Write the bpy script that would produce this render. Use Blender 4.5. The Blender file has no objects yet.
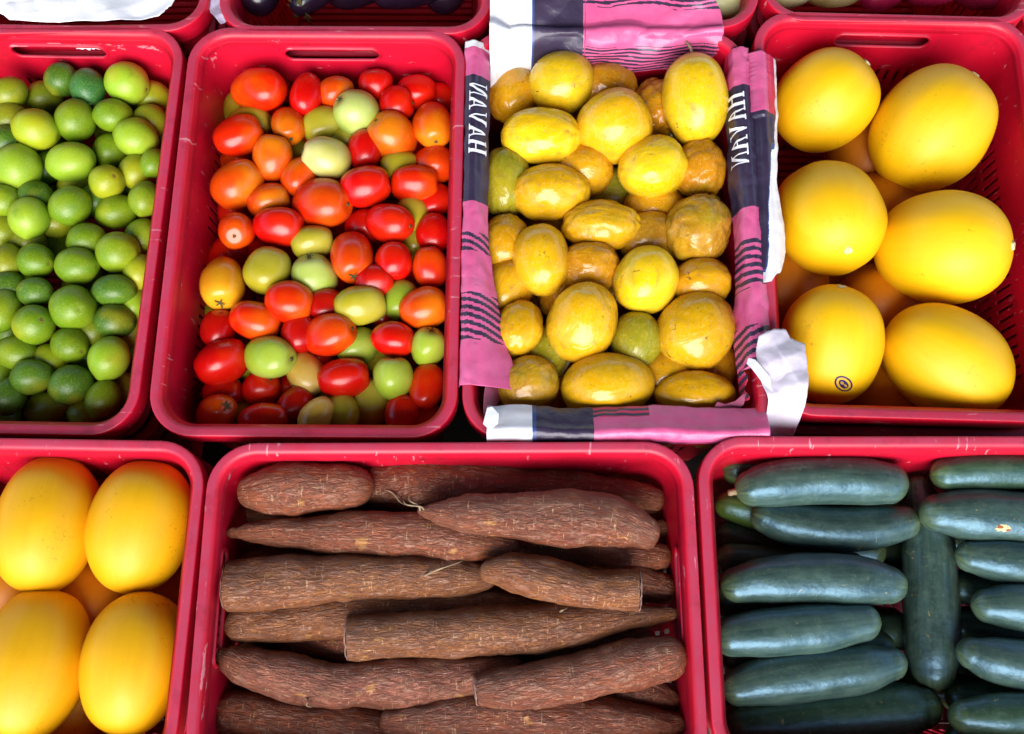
import bpy, bmesh, math, random
import numpy as np
from mathutils import Vector, Matrix, noise

random.seed(11)
SC = bpy.context.scene
COL = SC.collection
PI = math.pi
# ------------------------------------------------------------------ camera
F, CX, CY = 1024.0, 512.0, 367.0
TILT = math.radians(16.9)
RIM = 0.32                      # height of the crate rims
CAMZ = RIM + 1.17
CAM = Vector((0, 0, CAMZ))
cd = bpy.data.cameras.new('camera'); cam = bpy.data.objects.new('camera', cd); COL.objects.link(cam)
cam.location = CAM; cam.rotation_euler = (TILT, 0, 0)
cd.sensor_width = 36; cd.lens = 36 * F / 1024; cd.clip_end = 500; cd.clip_start = 0.02
SC.camera = cam
AX = Vector((0, math.sin(TILT), -math.cos(TILT)))
def ray(px, py):
    x, y = (px - CX) / F, -(py - CY) / F
    c, s = math.cos(TILT), math.sin(TILT)
    return Vector((x, y * c + s, y * s - c))          # length 1 along the optical axis
def at(px, py, z=RIM):
    d = ray(px, py); t = (z - CAMZ) / d.z
    return CAM + d * t
def depth(p): return (p - CAM).dot(AX)
def proj(p):
    v = p - CAM; w = v.dot(AX)
    up = Vector((0, math.cos(TILT), math.sin(TILT)))
    return CX + F * v.x / w, CY - F * v.dot(up) / w

# ------------------------------------------------------------------ helpers
def lin(h):
    if isinstance(h, str):
        h = h.lstrip('#'); c = [int(h[i:i+2], 16) / 255 for i in (0, 2, 4)]
    else: c = [v / 255 for v in h]
    return tuple(v / 12.92 if v <= .04045 else ((v + .055) / 1.055) ** 2.4 for v in c) + (1.0,)
def mesh_obj(name, verts, faces, mat, parent=None, smooth=True, uv=None):
    me = bpy.data.meshes.new(name)
    me.from_pydata([tuple(v) for v in verts], [], faces)
    for m in (mat if isinstance(mat, (list, tuple)) else [mat]): me.materials.append(m)
    if smooth: me.polygons.foreach_set('use_smooth', [True] * len(me.polygons))
    if uv is not None:
        ul = me.uv_layers.new(name='UVMap')
        li = np.zeros(len(me.loops), dtype=np.int32); me.loops.foreach_get('vertex_index', li)
        ul.data.foreach_set('uv', np.asarray(uv, dtype=np.float32)[li].ravel())
    me.update()
    o = bpy.data.objects.new(name, me); COL.objects.link(o)
    if parent: o.parent = parent
    return o
def empty(name, loc, rz=0):
    o = bpy.data.objects.new(name, None); COL.objects.link(o)
    o.location = loc; o.rotation_euler = (0, 0, rz); o.empty_display_size = .05
    return o
def tag(o, label=None, cat=None, group=None, kind=None):
    if label: o['label'] = label
    if cat: o['category'] = cat
    if group: o['group'] = group
    if kind: o['kind'] = kind
    return o
def grid_faces(nu, nv, closed=False):
    f = []
    for i in range(nu - 1):
        for j in range(nv if closed else nv - 1):
            a, b = i * nv + j, i * nv + (j + 1) % nv
            f.append((a, b, b + nv, a + nv))
    return f
def N3(x, y, z): return noise.noise(Vector((x, y, z)))

# ------------------------------------------------------------------ materials
class NT:
    def __init__(s, name):
        s.m = bpy.data.materials.new(name); s.m.use_nodes = True
        s.t = s.m.node_tree; s.b = s.t.nodes['Principled BSDF']
    def n(s, typ, **kw):
        n = s.t.nodes.new(typ)
        for k, v in kw.items():
            if k.startswith('_'): setattr(n, k[1:], v)
            else: n.inputs[k].default_value = v
        return n
    def l(s, a, b): s.t.links.new(a, b)
    def tex(s, co, scale, detail=3, rough=.55, dist=0):
        n = s.n('ShaderNodeTexNoise', Scale=scale, Detail=detail, Roughness=rough, Distortion=dist)
        s.l(co, n.inputs['Vector']); return n.outputs['Fac']
    def ramp(s, fac, a, b, c0=(0, 0, 0, 1), c1=(1, 1, 1, 1)):
        r = s.n('ShaderNodeValToRGB'); e = r.color_ramp.elements
        e[0].position, e[1].position = a, b; e[0].color, e[1].color = c0, c1
        s.l(fac, r.inputs['Fac']); return r.outputs['Color']
    def mix(s, fac, a, b, mode='MIX'):
        m = s.n('ShaderNodeMix', _data_type='RGBA', _blend_type=mode)
        for sock, v in ((m.inputs[0], fac), (m.inputs[6], a), (m.inputs[7], b)):
            if isinstance(v, (int, float)): sock.default_value = v
            elif isinstance(v, tuple): sock.default_value = v
            else: s.l(v, sock)
        return m.outputs[2]
    def math(s, op, a, b=0.0):
        m = s.n('ShaderNodeMath', _operation=op)
        for sock, v in ((m.inputs[0], a), (m.inputs[1], b)):
            if isinstance(v, (int, float)): sock.default_value = v
            else: s.l(v, sock)
        return m.outputs[0]
    def bump(s, h, strength=.3, dist=.002, prev=None):
        b = s.n('ShaderNodeBump', Strength=strength, Distance=dist)
        s.l(h, b.inputs['Height'])
        if prev is not None: s.l(prev, b.inputs['Normal'])
        return b.outputs['Normal']
    def coords(s):
        """object coordinates, shifted per object so that no two repeat"""
        tc = s.n('ShaderNodeTexCoord'); oi = s.n('ShaderNodeObjectInfo')
        mul = s.n('ShaderNodeVectorMath', _operation='SCALE'); mul.inputs[0].default_value = (7.3, 3.1, 5.7)
        s.l(oi.outputs['Random'], mul.inputs['Scale'])
        add = s.n('ShaderNodeVectorMath', _operation='ADD')
        s.l(tc.outputs['Object'], add.inputs[0]); s.l(mul.outputs[0], add.inputs[1])
        return add.outputs[0], tc, oi
    def attr(s, name, typ='OBJECT'):
        a = s.n('ShaderNodeAttribute', _attribute_type=typ, _attribute_name=name)
        return a
    def set(s, **kw):
        for k, v in kw.items():
            k = k.replace('_', ' ')
            if isinstance(v, (int, float, tuple)): s.b.inputs[k].default_value = v
            else: s.l(v, s.b.inputs[k])
        return s.m

def m_plastic():
    s = NT('red_crate_plastic'); co, tc, oi = s.coords()
    a = s.tex(co, 9, 5, .6); g = s.n('ShaderNodeNewGeometry')
    sep = s.n('ShaderNodeSeparateXYZ'); s.l(g.outputs['Normal'], sep.inputs[0])
    base = s.mix(s.ramp(a, .35, .7), lin('#bc0726'), lin('#cc0c30'))
    dust = s.tex(co, 30, 8, .78)
    up = s.ramp(sep.outputs['Z'], .75, .98)
    wear = s.mix(up, s.ramp(dust, .62, .8), s.ramp(dust, .3, .62, (.45, .45, .45, 1)))
    scr = s.n('ShaderNodeTexNoise', Scale=85., Detail=5., Roughness=.6)
    mp = s.n('ShaderNodeMapping'); mp.inputs['Scale'].default_value = (.25, 1.6, .5); s.l(co, mp.inputs[0]); s.l(mp.outputs[0], scr.inputs['Vector'])
    sc2 = s.ramp(scr.outputs['Fac'], .65, .68)
    c = s.mix(s.math('MULTIPLY', wear, .62), base, lin('#9c4a64'))
    c = s.mix(s.math('MULTIPLY', sc2, .45), c, lin('#e0a8ae'))
    dirt = s.ramp(s.tex(co, 22, 8, .75), .54, .7)
    c = s.mix(s.math('MULTIPLY', dirt, .45), c, lin('#56141e'))
    r = s.mix(a, (.34,) * 3 + (1,), (.52,) * 3 + (1,))
    return s.set(Base_Color=c, Roughness=r, Normal=s.bump(dust, .12, .001), IOR=1.47, Subsurface_Weight=.0)
def m_fruit(name, kind):
    s = NT(name); co, tc, oi = s.coords()
    c1 = s.attr('col1').outputs['Color']; c2 = s.attr('col2').outputs['Color']
    sp = s.n('ShaderNodeSeparateXYZ'); s.l(s.attr('axisco', 'GEOMETRY').outputs['Vector'], sp.inputs[0])
    ax = sp.outputs['Z']; th = sp.outputs['X']          # -1..1 along the fruit, angle around it
    if kind == 'lime':
        big = s.ramp(s.tex(co, 22, 2, .5), .32, .7)
        c = s.mix(big, c1, c2)
        yl = s.ramp(s.tex(co, 14, 2, .5), .58, .72); c = s.mix(s.math('MULTIPLY', yl, .55), c, lin('#b2a81e'))
        sm = s.tex(co, 520, 2, .5); c = s.mix(s.math('MULTIPLY', s.ramp(sm, .5, .75), .18), c, lin('#d7e070'))
        sc = s.ramp(s.tex(co, 95, 4, .7), .66, .74); c = s.mix(s.math('MULTIPLY', sc, .5), c, lin('#7c7430'))
        dk = s.ramp(s.tex(co, 45, 4, .6), .6, .75); c = s.mix(s.math('MULTIPLY', dk, .35), c, lin('#42660f'))
        v = s.n('ShaderNodeTexVoronoi', Scale=650.); s.l(co, v.inputs['Vector'])
        return s.set(Base_Color=c, Roughness=.36, Normal=s.bump(v.outputs['Distance'], .22, .0008), Subsurface_Weight=.06, Subsurface_Radius=(.004, .006, .001), IOR=1.45)
    if kind == 'tomato':
        big = s.tex(co, 26, 2, .5)
        sh = s.math('ADD', s.math('MULTIPLY', ax, .22), big)
        c = s.mix(s.ramp(sh, .38, .74), c1, c2)
        st = s.ramp(s.tex(co, 190, 3, .6), .62, .72); c = s.mix(s.math('MULTIPLY', st, .2), c, c2)
        sp2 = s.ramp(s.tex(co, 260, 2, .5), .73, .77); c = s.mix(s.math('MULTIPLY', sp2, .4), c, lin('#6a4a20'))
        return s.set(Base_Color=c, Roughness=s.mix(s.tex(co, 50, 3), (.16,) * 3 + (1,), (.34,) * 3 + (1,)), Normal=s.bump(s.tex(co, 70, 3), .12, .002), Subsurface_Weight=.08, Subsurface_Radius=(.008, .003, .001), IOR=1.45)
    if kind == 'passion':
        big = s.ramp(s.tex(co, 20, 3, .55), .36, .68)
        c = s.mix(big, c1, c2)
        fr = s.ramp(s.tex(co, 240, 3, .6), .5, .72); c = s.mix(s.math('MULTIPLY', fr, .22), c, lin('#e9d27a'))
        gr = s.ramp(s.tex(co, 16, 3, .6, .5), .56, .68); c = s.mix(s.math('MULTIPLY', gr, .4), c, lin('#8e8a22'))
        sc = s.ramp(s.tex(co, 60, 6, .75), .56, .68); c = s.mix(s.math('MULTIPLY', sc, .55), c, lin('#8a5f1c'))
        st = s.ramp(s.tex(co, 110, 5, .7, 1.2), .63, .69); c = s.mix(s.math('MULTIPLY', st, .75), c, lin('#4c3413'))
        wr = s.attr('wrinkle').outputs['Fac']
        mp = s.n('ShaderNodeMapping'); mp.inputs['Scale'].default_value = (1, 1, .45); s.l(co, mp.inputs[0])
        wn = s.tex(mp.outputs[0], 34, 3, .5, .8)
        rid = s.math('ABSOLUTE', s.math('SUBTRACT', wn, .5))
        nb = s.bump(s.tex(co, 45, 2, .5), .15, .004)
        b2 = s.n('ShaderNodeBump', Distance=.006); s.l(rid, b2.inputs['Height']); s.l(wr, b2.inputs['Strength']); s.l(nb, b2.inputs['Normal'])
        return s.set(Base_Color=c, Roughness=s.mix(sc, (.2,) * 3 + (1,), (.46,) * 3 + (1,)), Normal=b2.outputs['Normal'], Subsurface_Weight=.05, Subsurface_Radius=(.006, .004, .001), IOR=1.45)
    if kind == 'melon':
        cmb = s.n('ShaderNodeCombineXYZ')
        s.l(s.math('MULTIPLY', s.math('SINE', th), 2.2), cmb.inputs[0]); s.l(s.math('MULTIPLY', s.math('COSINE', th), 2.2), cmb.inputs[1])
        s.l(s.math('MULTIPLY', ax, .35), cmb.inputs[2])
        off = s.n('ShaderNodeVectorMath', _operation='ADD'); s.l(cmb.outputs[0], off.inputs[0])
        sc_ = s.n('ShaderNodeVectorMath', _operation='SCALE'); sc_.inputs[0].default_value = (19, 7, 13); s.l(oi.outputs['Random'], sc_.inputs['Scale']); s.l(sc_.outputs[0], off.inputs[1])
        stripe = s.tex(off.outputs[0], 3.2, 4, .55)
        c = s.mix(s.math('MULTIPLY', s.ramp(stripe, .36, .7), .4), c1, c2)
        big = s.ramp(s.tex(co, 9, 2, .5), .45, .75); c = s.mix(s.math('MULTIPLY', big, .2), c, lin('#e09a02'))
        fl = s.ramp(s.tex(co, 150, 4, .6), .69, .74); c = s.mix(s.math('MULTIPLY', fl, .45), c, lin('#8d6a10'))
        patch = s.ramp(s.tex(co, 14, 3, .6), .54, .66)
        sp2 = s.math('MULTIPLY', patch, s.ramp(s.tex(co, 210, 4, .7), .58, .68)); c = s.mix(s.math('MULTIPLY', sp2, .7), c, lin('#6b4a0c'))
        return s.set(Base_Color=c, Roughness=s.mix(s.tex(co, 40, 4), (.42,) * 3 + (1,), (.58,) * 3 + (1,)), Normal=s.bump(stripe, .05, .003, s.bump(s.tex(co, 60, 3, .5), .06, .004, s.bump(s.tex(co, 420, 3, .6), .08, .0015))), Subsurface_Weight=.0, Subsurface_Radius=(.01, .006, .001), IOR=1.45)
    if kind == 'cucumber':
        uvn = s.n('ShaderNodeSeparateXYZ'); s.l(tc.outputs['UV'], uvn.inputs[0])
        cmb = s.n('ShaderNodeCombineXYZ'); ang = s.math('MULTIPLY', uvn.outputs[1], 2 * PI)
        s.l(s.math('MULTIPLY', s.math('SINE', ang), 1.0), cmb.inputs[0]); s.l(s.math('COSINE', ang), cmb.inputs[1]); s.l(s.math('MULTIPLY', uvn.outputs[0], .7), cmb.inputs[2])
        off = s.n('ShaderNodeVectorMath', _operation='ADD'); s.l(cmb.outputs[0], off.inputs[0])
        sc_ = s.n('ShaderNodeVectorMath', _operation='SCALE'); sc_.inputs[0].default_value = (19, 7, 13); s.l(oi.outputs['Random'], sc_.inputs['Scale']); s.l(sc_.outputs[0], off.inputs[1])
        stripe = s.tex(off.outputs[0], 4.5, 4, .6)
        c = s.mix(s.ramp(stripe, .3, .72), c1, c2)
        mo = s.ramp(s.tex(co, 48, 5, .7), .45, .72); c = s.mix(s.math('MULTIPLY', mo, .26), c, lin('#6d8270'))
        fl = s.ramp(s.tex(co, 260, 4, .65), .58, .72); c = s.mix(s.math('MULTIPLY', fl, .3), c, lin('#7d8a5a'))
        end = s.ramp(s.math('ABSOLUTE', s.math('SUBTRACT', uvn.outputs[0], .5)), .4, .5)
        c = s.mix(s.math('MULTIPLY', s.math('MULTIPLY', end, s.ramp(stripe, .35, .6)), .3), c, lin('#8a9a30'))
        sc = s.ramp(s.tex(co, 65, 5, .75, .6), .65, .7); c = s.mix(s.math('MULTIPLY', sc, .75), c, lin('#b39a5c'))
        bp = s.bump(s.tex(co, 210, 4, .6), .2, .0015, s.bump(s.tex(co, 38, 3, .5), .3, .006))
        return s.set(Base_Color=c, Roughness=s.mix(s.tex(co, 60, 4), (.3,) * 3 + (1,), (.44,) * 3 + (1,)), Normal=bp, IOR=1.8, Specular_Tint=(.4, .7, 1, 1))  # blue specular tint paints the bluish sky sheen into the skin
    if kind == 'cassava':
        uvn = s.n('ShaderNodeSeparateXYZ'); s.l(tc.outputs['UV'], uvn.inputs[0])
        cmb = s.n('ShaderNodeCombineXYZ'); ang = s.math('MULTIPLY', uvn.outputs[1], 2 * PI)
        s.l(s.math('SINE', ang), cmb.inputs[0]); s.l(s.math('COSINE', ang), cmb.inputs[1]); s.l(s.math('MULTIPLY', uvn.outputs[0], 2.8), cmb.inputs[2])
        off = s.n('ShaderNodeVectorMath', _operation='ADD'); s.l(cmb.outputs[0], off.inputs[0])
        sc_ = s.n('ShaderNodeVectorMath', _operation='SCALE'); sc_.inputs[0].default_value = (19, 7, 13); s.l(oi.outputs['Random'], sc_.inputs['Scale']); s.l(sc_.outputs[0], off.inputs[1])
        P = off.outputs[0]
        def mapped(sx, sz):
            m = s.n('ShaderNodeMapping'); m.inputs['Scale'].default_value = (sx, sx, sz); s.l(P, m.inputs[0]); return m.outputs[0]
        big = s.tex(mapped(1.1, .7), 1.0, 4, .6)
        c = s.mix(s.ramp(big, .32, .68), c1, c2)
        flake = s.tex(mapped(4.6, 1.5), 1.0, 5, .62, .5)
        c = s.mix(s.math('MULTIPLY', s.ramp(flake, .5, .7), .5), c, lin('#c79a7c'))
        c = s.mix(s.math('MULTIPLY', s.ramp(flake, .46, .3), .5), c, lin('#6a3a24'))
        tan = s.ramp(s.tex(mapped(1.6, 1.1), 1.0, 5, .65), .64, .66)
        c = s.mix(s.math('MULTIPLY', tan, .65), c, lin('#b8803f'))
        rg = s.ramp(s.tex(mapped(1.9, 17), 1.0, 1, .5), .66, .69)
        msk = s.ramp(s.tex(mapped(2.4, 1.6), 1.0, 2, .5), .47, .53)
        lg = s.ramp(s.tex(mapped(17, 1.9), 1.0, 1, .5), .68, .71); msk2 = s.ramp(s.tex(mapped(2.2, 1.4), 1.3, 2, .5), .5, .56)
        tick = s.math('MAXIMUM', s.math('MULTIPLY', rg, msk), s.math('MULTIPLY', lg, msk2))
        c = s.mix(s.math('MULTIPLY', tick, .55), c, lin('#d0a47a'))
        crk = s.tex(mapped(6.5, 1.7), 1.0, 5, .62, .9)
        rid = s.ramp(s.math('ABSOLUTE', s.math('SUBTRACT', crk, .5)), .0, .045)
        c = s.mix(s.math('MULTIPLY', s.math('SUBTRACT', 1.0, rid), .42), c, lin('#47251a'))
        bp = s.bump(rid, .5, .0028, s.bump(flake, .85, .006, s.bump(s.tex(co, 300, 4, .65), .12, .0012)))
        return s.set(Base_Color=c, Roughness=.4, Normal=bp, IOR=1.5)
    if kind == 'eggplant':
        c = s.mix(s.ramp(s.tex(co, 18, 3), .4, .7), c1, c2)
        return s.set(Base_Color=c, Roughness=.22, Normal=s.bump(s.tex(co, 60, 3), .1, .003))
def m_plain(name, c1, c2, scale=60, rough=.7, bump=.3, dist=.001, **kw):
    s = NT(name); co, tc, oi = s.coords(); a = s.tex(co, scale, 5, .65)
    return s.set(Base_Color=s.mix(s.ramp(a, .3, .72), lin(c1), lin(c2)), Roughness=rough, Normal=s.bump(a, bump, dist), **kw)
def m_paper(name, c1, c2, rough=.34):
    s = NT(name); co, tc, oi = s.coords(); a = s.tex(co, 26, 5, .6); f = s.tex(co, 160, 4, .6)
    cr = s.ramp(s.math('ABSOLUTE', s.math('SUBTRACT', s.tex(co, 30, 3, .5, .7), .5)), 0, .05)
    c = s.mix(s.ramp(a, .35, .7), lin(c1), lin(c2))
    nb = s.bump(cr, .06, .002, s.bump(a, .28, .006, s.bump(f, .05, .001)))
    m = s.set(Base_Color=c, Roughness=rough, Normal=nb)
    tr = s.n('ShaderNodeBsdfTranslucent'); s.l(c, tr.inputs['Color']); mx = s.n('ShaderNodeMixShader', Fac=.12)
    out = s.t.nodes['Material Output']
    s.l(s.b.outputs[0], mx.inputs[1]); s.l(tr.outputs[0], mx.inputs[2]); s.l(mx.outputs[0], out.inputs['Surface'])
    return m

M = {k: m_fruit(k + '_skin', k) for k in ('lime', 'tomato', 'passion', 'melon', 'cucumber', 'cassava', 'eggplant')}
M['red'] = m_plastic()
M['pink'] = m_paper('pink_paper', '#d25688', '#dc6a98'); M['navy'] = m_paper('navy_paper', '#33293f', '#41364e')
M['white'] = m_paper('white_paper', '#e8e8ee', '#f3f3f6'); M['rose'] = m_paper('rose_paper', '#cc2a52', '#d63a60')
M['blue'] = m_paper('blue_paper', '#33477e', '#41568d'); M['lilac'] = m_paper('lilac_white_paper', '#cdc4d2', '#dad2de'); M['mauve'] = m_paper('mauve_paper', '#a8506f', '#b4607c')
M['ink'] = m_plain('white_ink', '#e4e6f0', '#f0f2f8', 200, .45, .1)
M['film'] = m_plain('pale_plastic_film', '#9a97b8', '#c5c4dc', 40, .3, .5, .003)
M['calyx'] = m_plain('dried_calyx', '#3a3a14', '#5c5220', 200, .8, .6)
M['scar'] = m_plain('stem_scar', '#8a7030', '#55401a', 300, .8, .6)
M['palescar'] = m_plain('pale_scar', '#d9cfa2', '#b49a5c', 300, .8, .6)
M['orange_scar'] = m_plain('orange_scar', '#a8581c', '#7c3a12', 300, .7, .6)
M['twig'] = m_plain('dry_stem', '#7c6444', '#a58d70', 200, .8, .6)
M['flesh'] = m_plain('cut_cassava_flesh', '#a88474', '#7c5648', 120, .8, .8, .002)
M['core'] = m_plain('cassava_core', '#e9dfc8', '#d6c7a8', 200, .7, .4)
M['stick_dark'] = m_plain('sticker_print', '#241c58', '#1b1648', 200, .4, .05)
M['stick_gold'] = m_plain('sticker_ground', '#c99f10', '#d2aa1c', 200, .4, .05)
M['stick_tan'] = m_plain('sticker_emblem', '#b08a3a', '#a67c34', 200, .4, .05)
M['tarp'] = m_plain('brown_tarpaulin', '#5a3a28', '#6a4632', 30, .7, .3); M['pole'] = m_plain('grey_steel', '#6a6a6c', '#7d7d80', 60, .4, .1)
M['ground'] = m_plain('dark_concrete', '#2a2624', '#3b3532', 12, .9, .6, .004)
M['pale'] = m_plain('pale_rind', '#b9bd86', '#d6d4a6', 22, .4, .1)

# ------------------------------------------------------------------ crate (built once, mesh data shared)
CW, CL, CH, CR = .365, .557, .30, .055
def ring(d, z, n=10, w=CW, l=CL, r0=CR, nl=14, ns=9):
    """rounded rectangle, inset by d, at height z"""
    r = max(r0 - d, .014); hx, hy = w / 2 - d, l / 2 - d; pts = []
    cs = [((hx - r), (hy - r), 0), (-(hx - r), (hy - r), PI / 2), (-(hx - r), -(hy - r), PI), ((hx - r), -(hy - r), 3 * PI / 2)]
    for q, (cx, cy, a0) in enumerate(cs):
        for k in range(n + 1):
            a = a0 + PI / 2 * k / n; pts.append(Vector((cx + r * math.cos(a), cy + r * math.sin(a), z)))
        nx = cs[(q + 1) % 4]; m = ns if q % 2 == 0 else nl
        a1 = a0 + PI / 2
        pa = Vector((cx + r * math.cos(a1), cy + r * math.sin(a1), z)); pb = Vector((nx[0] + r * math.cos(nx[2]), nx[1] + r * math.sin(nx[2]), z))
        for k in range(1, m): pts.append(pa.lerp(pb, k / m))
    return pts
def lathe_rect(prof, closed=True):
    V = []; nv = None
    for d, z in prof:
        p = ring(d, z); nv = len(p); V += p
    f = grid_faces(len(prof), nv, True)
    if closed:
        b = (len(prof) - 1) * nv
        for j in range(nv): f.append((b + j, b + (j + 1) % nv, (j + 1) % nv, j))
    return V, f
TAPER = .026
def winner(z): return .0142 + TAPER * (-z) / CH       # inset of the inner wall face at height z below the rim
rim_prof = [(.0014, -.030), (.0003, -.0295), (0, -.028), (0, -.0024), (.0003, -.0008), (.0012, -.0001), (.003, 0), (.0082, 0), (.0105, -.0006), (.0126, -.0022), (.0140, -.005), (winner(-.009), -.009), (winner(-.0145), -.0145), (winner(-.0145) + -.0032 * -1, -.0143), (.0095, -.0068), (.004, -.0055), (.0018, -.0080)]
V, f = lathe_rect(rim_prof)
f = [tuple(reversed(q)) for q in f]
rimo = mesh_obj('rim', V, f, M['red']); rim_mesh = rimo.data; bpy.data.objects.remove(rimo)
# wall with pierced slots and handles
wp = [(winner(z), z) for z in (-.0146, -.03, -.08, -.14, -.2, -.26, -.284)] + [(winner(-.29) - .0034, -.292)] + [(winner(z) - .0034, z) for z in (-.284, -.26, -.2, -.14, -.08, -.03, -.0146)]
V, f = lathe_rect(wp)
bm = bmesh.new()
bv = [bm.verts.new(v) for v in V]
for q in f: bm.faces.new([bv[i] for i in q])
bmesh.ops.recalc_face_normals(bm, faces=bm.faces)
wme = bpy.data.meshes.new('wall'); bm.to_mesh(wme); bm.free(); wme.materials.append(M['red'])
wo = bpy.data.objects.new('wall', wme); COL.objects.link(wo)
bm = bmesh.new()
def cut_box(bm, c, s):
    m = Matrix.Translation(c) @ Matrix.Diagonal((*s, 1)); bmesh.ops.create_cube(bm, size=1, matrix=m)
for sx in (-1, 1):
    y = -.195
    while y < .196:
        if abs(abs(y) - .0) > .02:
            for z in (-.104, -.156, -.208): cut_box(bm, (sx * (CW / 2 - winner(z)), y, z), (.03, .0054, .038))
        y += .0140
for sy in (-1, 1):
    x = -.11
    while x < .111:
        for z in (-.112, -.162, -.212): cut_box(bm, (x, sy * (CL / 2 - winner(z)), z), (.0054, .03, .038))
        x += .0140
    n0 = len(bm.verts)
    # stadium shaped handle hole
    pts = []
    for k in range(20):
        a = 2 * PI * k / 20; pts.append((math.cos(a) * .0125 + (.052 if math.cos(a) > 1e-6 else -.052 if math.cos(a) < -1e-6 else .0), math.sin(a) * .0125))
    a = [bm.verts.new((px, sy * (CL / 2 - winner(-.036)) - .02, -.036 + pz)) for px, pz in pts]
    b = [bm.verts.new((px, sy * (CL / 2 - winner(-.036)) + .02, -.036 + pz)) for px, pz in pts]
    bm.faces.new(a); bm.faces.new(list(reversed(b)))
    for k in range(20): bm.faces.new((a[k], a[(k + 1) % 20], b[(k + 1) % 20], b[k]))
bmesh.ops.recalc_face_normals(bm, faces=bm.faces)
cme = bpy.data.meshes.new('slots'); bm.to_mesh(cme); bm.free()
co_ = bpy.data.objects.new('slots', cme); COL.objects.link(co_)
md = wo.modifiers.new('b', 'BOOLEAN'); md.object = co_; md.operation = 'DIFFERENCE'; md.solver = 'EXACT'
dg = bpy.context.evaluated_depsgraph_get()
wall_mesh = bpy.data.meshes.new_from_object(wo.evaluated_get(dg)); wall_mesh.name = 'wall'
bpy.data.objects.remove(wo); bpy.data.objects.remove(co_)
wall_mesh.polygons.foreach_set('use_smooth', [True] * len(wall_mesh.polygons))
try: wall_mesh.set_sharp_from_angle(angle=math.radians(35))
except Exception: pass
def box_mb(boxes):
    V, F_ = [], []
    for (x0, x1, y0, y1, z0, z1) in boxes:
        b = len(V); V += [(x, y, z) for z in (z0, z1) for y in (y0, y1) for x in (x0, x1)]
        F_ += [tuple(b + i for i in q) for q in ((0, 2, 3, 1), (4, 5, 7, 6), (0, 1, 5, 4), (2, 6, 7, 3), (1, 3, 7, 5), (0, 4, 6, 2))]
    return V, F_
fx, fy = CW / 2 - winner(-.28) + .001, CL / 2 - winner(-.28) + .001
bx = []
y = -fy + .012
while y < fy - .012:
    bx.append((-fx + .003, fx - .003, y, y + .008, -.290, -.284)); y += .0125
for x in (-fx + .002, -.06, .056, fx - .006): bx.append((x, x + .004, -fy + .004, fy - .004, -.2935, -.2905))
V, f = box_mb(bx); fo = mesh_obj('floor', V, f, M['red'], smooth=False); floor_mesh = fo.data; bpy.data.objects.remove(fo)
# gussets under the lip
def gusset_mesh():
    bx = []
    for sx in (-1, 1):
        for y in np.linspace(-.2, .2, 9):
            x0, x1 = sx * (CW / 2 - .0022), sx * (CW / 2 - .0135); bx.append((min(x0, x1), max(x0, x1), y - .0012, y + .0012, -.034, -.0078))
    for sy in (-1, 1):
        for x in np.linspace(-.11, .11, 6):
            y0, y1 = sy * (CL / 2 - .0022), sy * (CL / 2 - .0135); bx.append((x - .0012, x + .0012, min(y0, y1), max(y0, y1), -.034, -.0078))
    V, f = box_mb(bx)
    # second, smaller lip lower down the wall
    pr = [(.0170, -.066), (.0105, -.0665), (.0095, -.068), (.0105, -.0695), (.0174, -.070)]
    V2, f2 = lathe_rect(pr, True); b = len(V)
    return V + [tuple(v) for v in V2], f + [tuple(b + i for i in q) for q in f2]
V, f = gusset_mesh(); go = mesh_obj('lower_lip', V, f, M['red'], smooth=False); lip_mesh = go.data; bpy.data.objects.remove(go)
def handle_mesh(sy):
    V = []; n = 28; yw = sy * (CL / 2 - winner(-.036))
    prof = [(.0, 0.0), (.0, -.006), (.0025, -.0075), (.004, -.006), (.005, 0.0)]
    for off, dy in prof:
        for k in range(n):
            a = 2 * PI * k / n; c = math.cos(a); r = .0115 + off * .9
            V.append((c * r + (.052 if c > 1e-6 else -.052 if c < -1e-6 else 0), yw + sy * (dy * .45 + .0008) + sy * 0.0005, -.036 + math.sin(a) * r))
    return V, grid_faces(len(prof), n, True)
HM = []
for sy in (1, -1):
    V, f = handle_mesh(sy); h = mesh_obj('handle', V, f, M['red']); HM.append(h.data); bpy.data.objects.remove(h)
def make_crate(loc, rz, label, group='red plastic produce crates', full=True):
    t = empty('produce_crate', loc, rz); tag(t, label, 'crate', group)
    for nm, me in (('rim', rim_mesh), ('wall', wall_mesh), ('floor', floor_mesh), ('lower_lip', lip_mesh)) + ((('handle', HM[0]), ('handle', HM[1])) if full else ()):
        o = bpy.data.objects.new(nm, me); COL.objects.link(o); o.parent = t
    return t
class Crate:
    def __init__(s, name, c, rz, dz, land, label):
        s.name = name; s.c = Vector((c.x, c.y, RIM + dz)); s.rz = rz + (PI / 2 if land else 0); s.land = land; s.z = RIM + dz
        s.o = make_crate(s.c, s.rz, label)
        s.hx, s.hy = (CL / 2, CW / 2) if land else (CW / 2, CL / 2); s.ra = rz
    def local(s, p):
        d = p - s.c; c, n = math.cos(-s.ra), math.sin(-s.ra); return Vector((d.x * c - d.y * n, d.x * n + d.y * c, d.z))
    def world(s, q):
        c, n = math.cos(s.ra), math.sin(s.ra); return s.c + Vector((q.x * c - q.y * n, q.x * n + q.y * c, q.z))
def center_from(l, r, t, b, land=False, z=RIM):
    """edge pixels (left,row),(right,row),(top,col),(bottom,col); None = take from the known crate size"""
    w, h = (CL, CW) if land else (CW, CL)
    X = []
    if l: X.append(at(*l, z).x + w / 2)
    if r: X.append(at(*r, z).x - w / 2)
    Y = []
    if t: Y.append(at(t[1], t[0], z).y - h / 2)
    if b: Y.append(at(b[1], b[0], z).y + h / 2)
    return Vector((sum(X) / len(X), sum(Y) / len(Y), z))
R = math.radians
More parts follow.
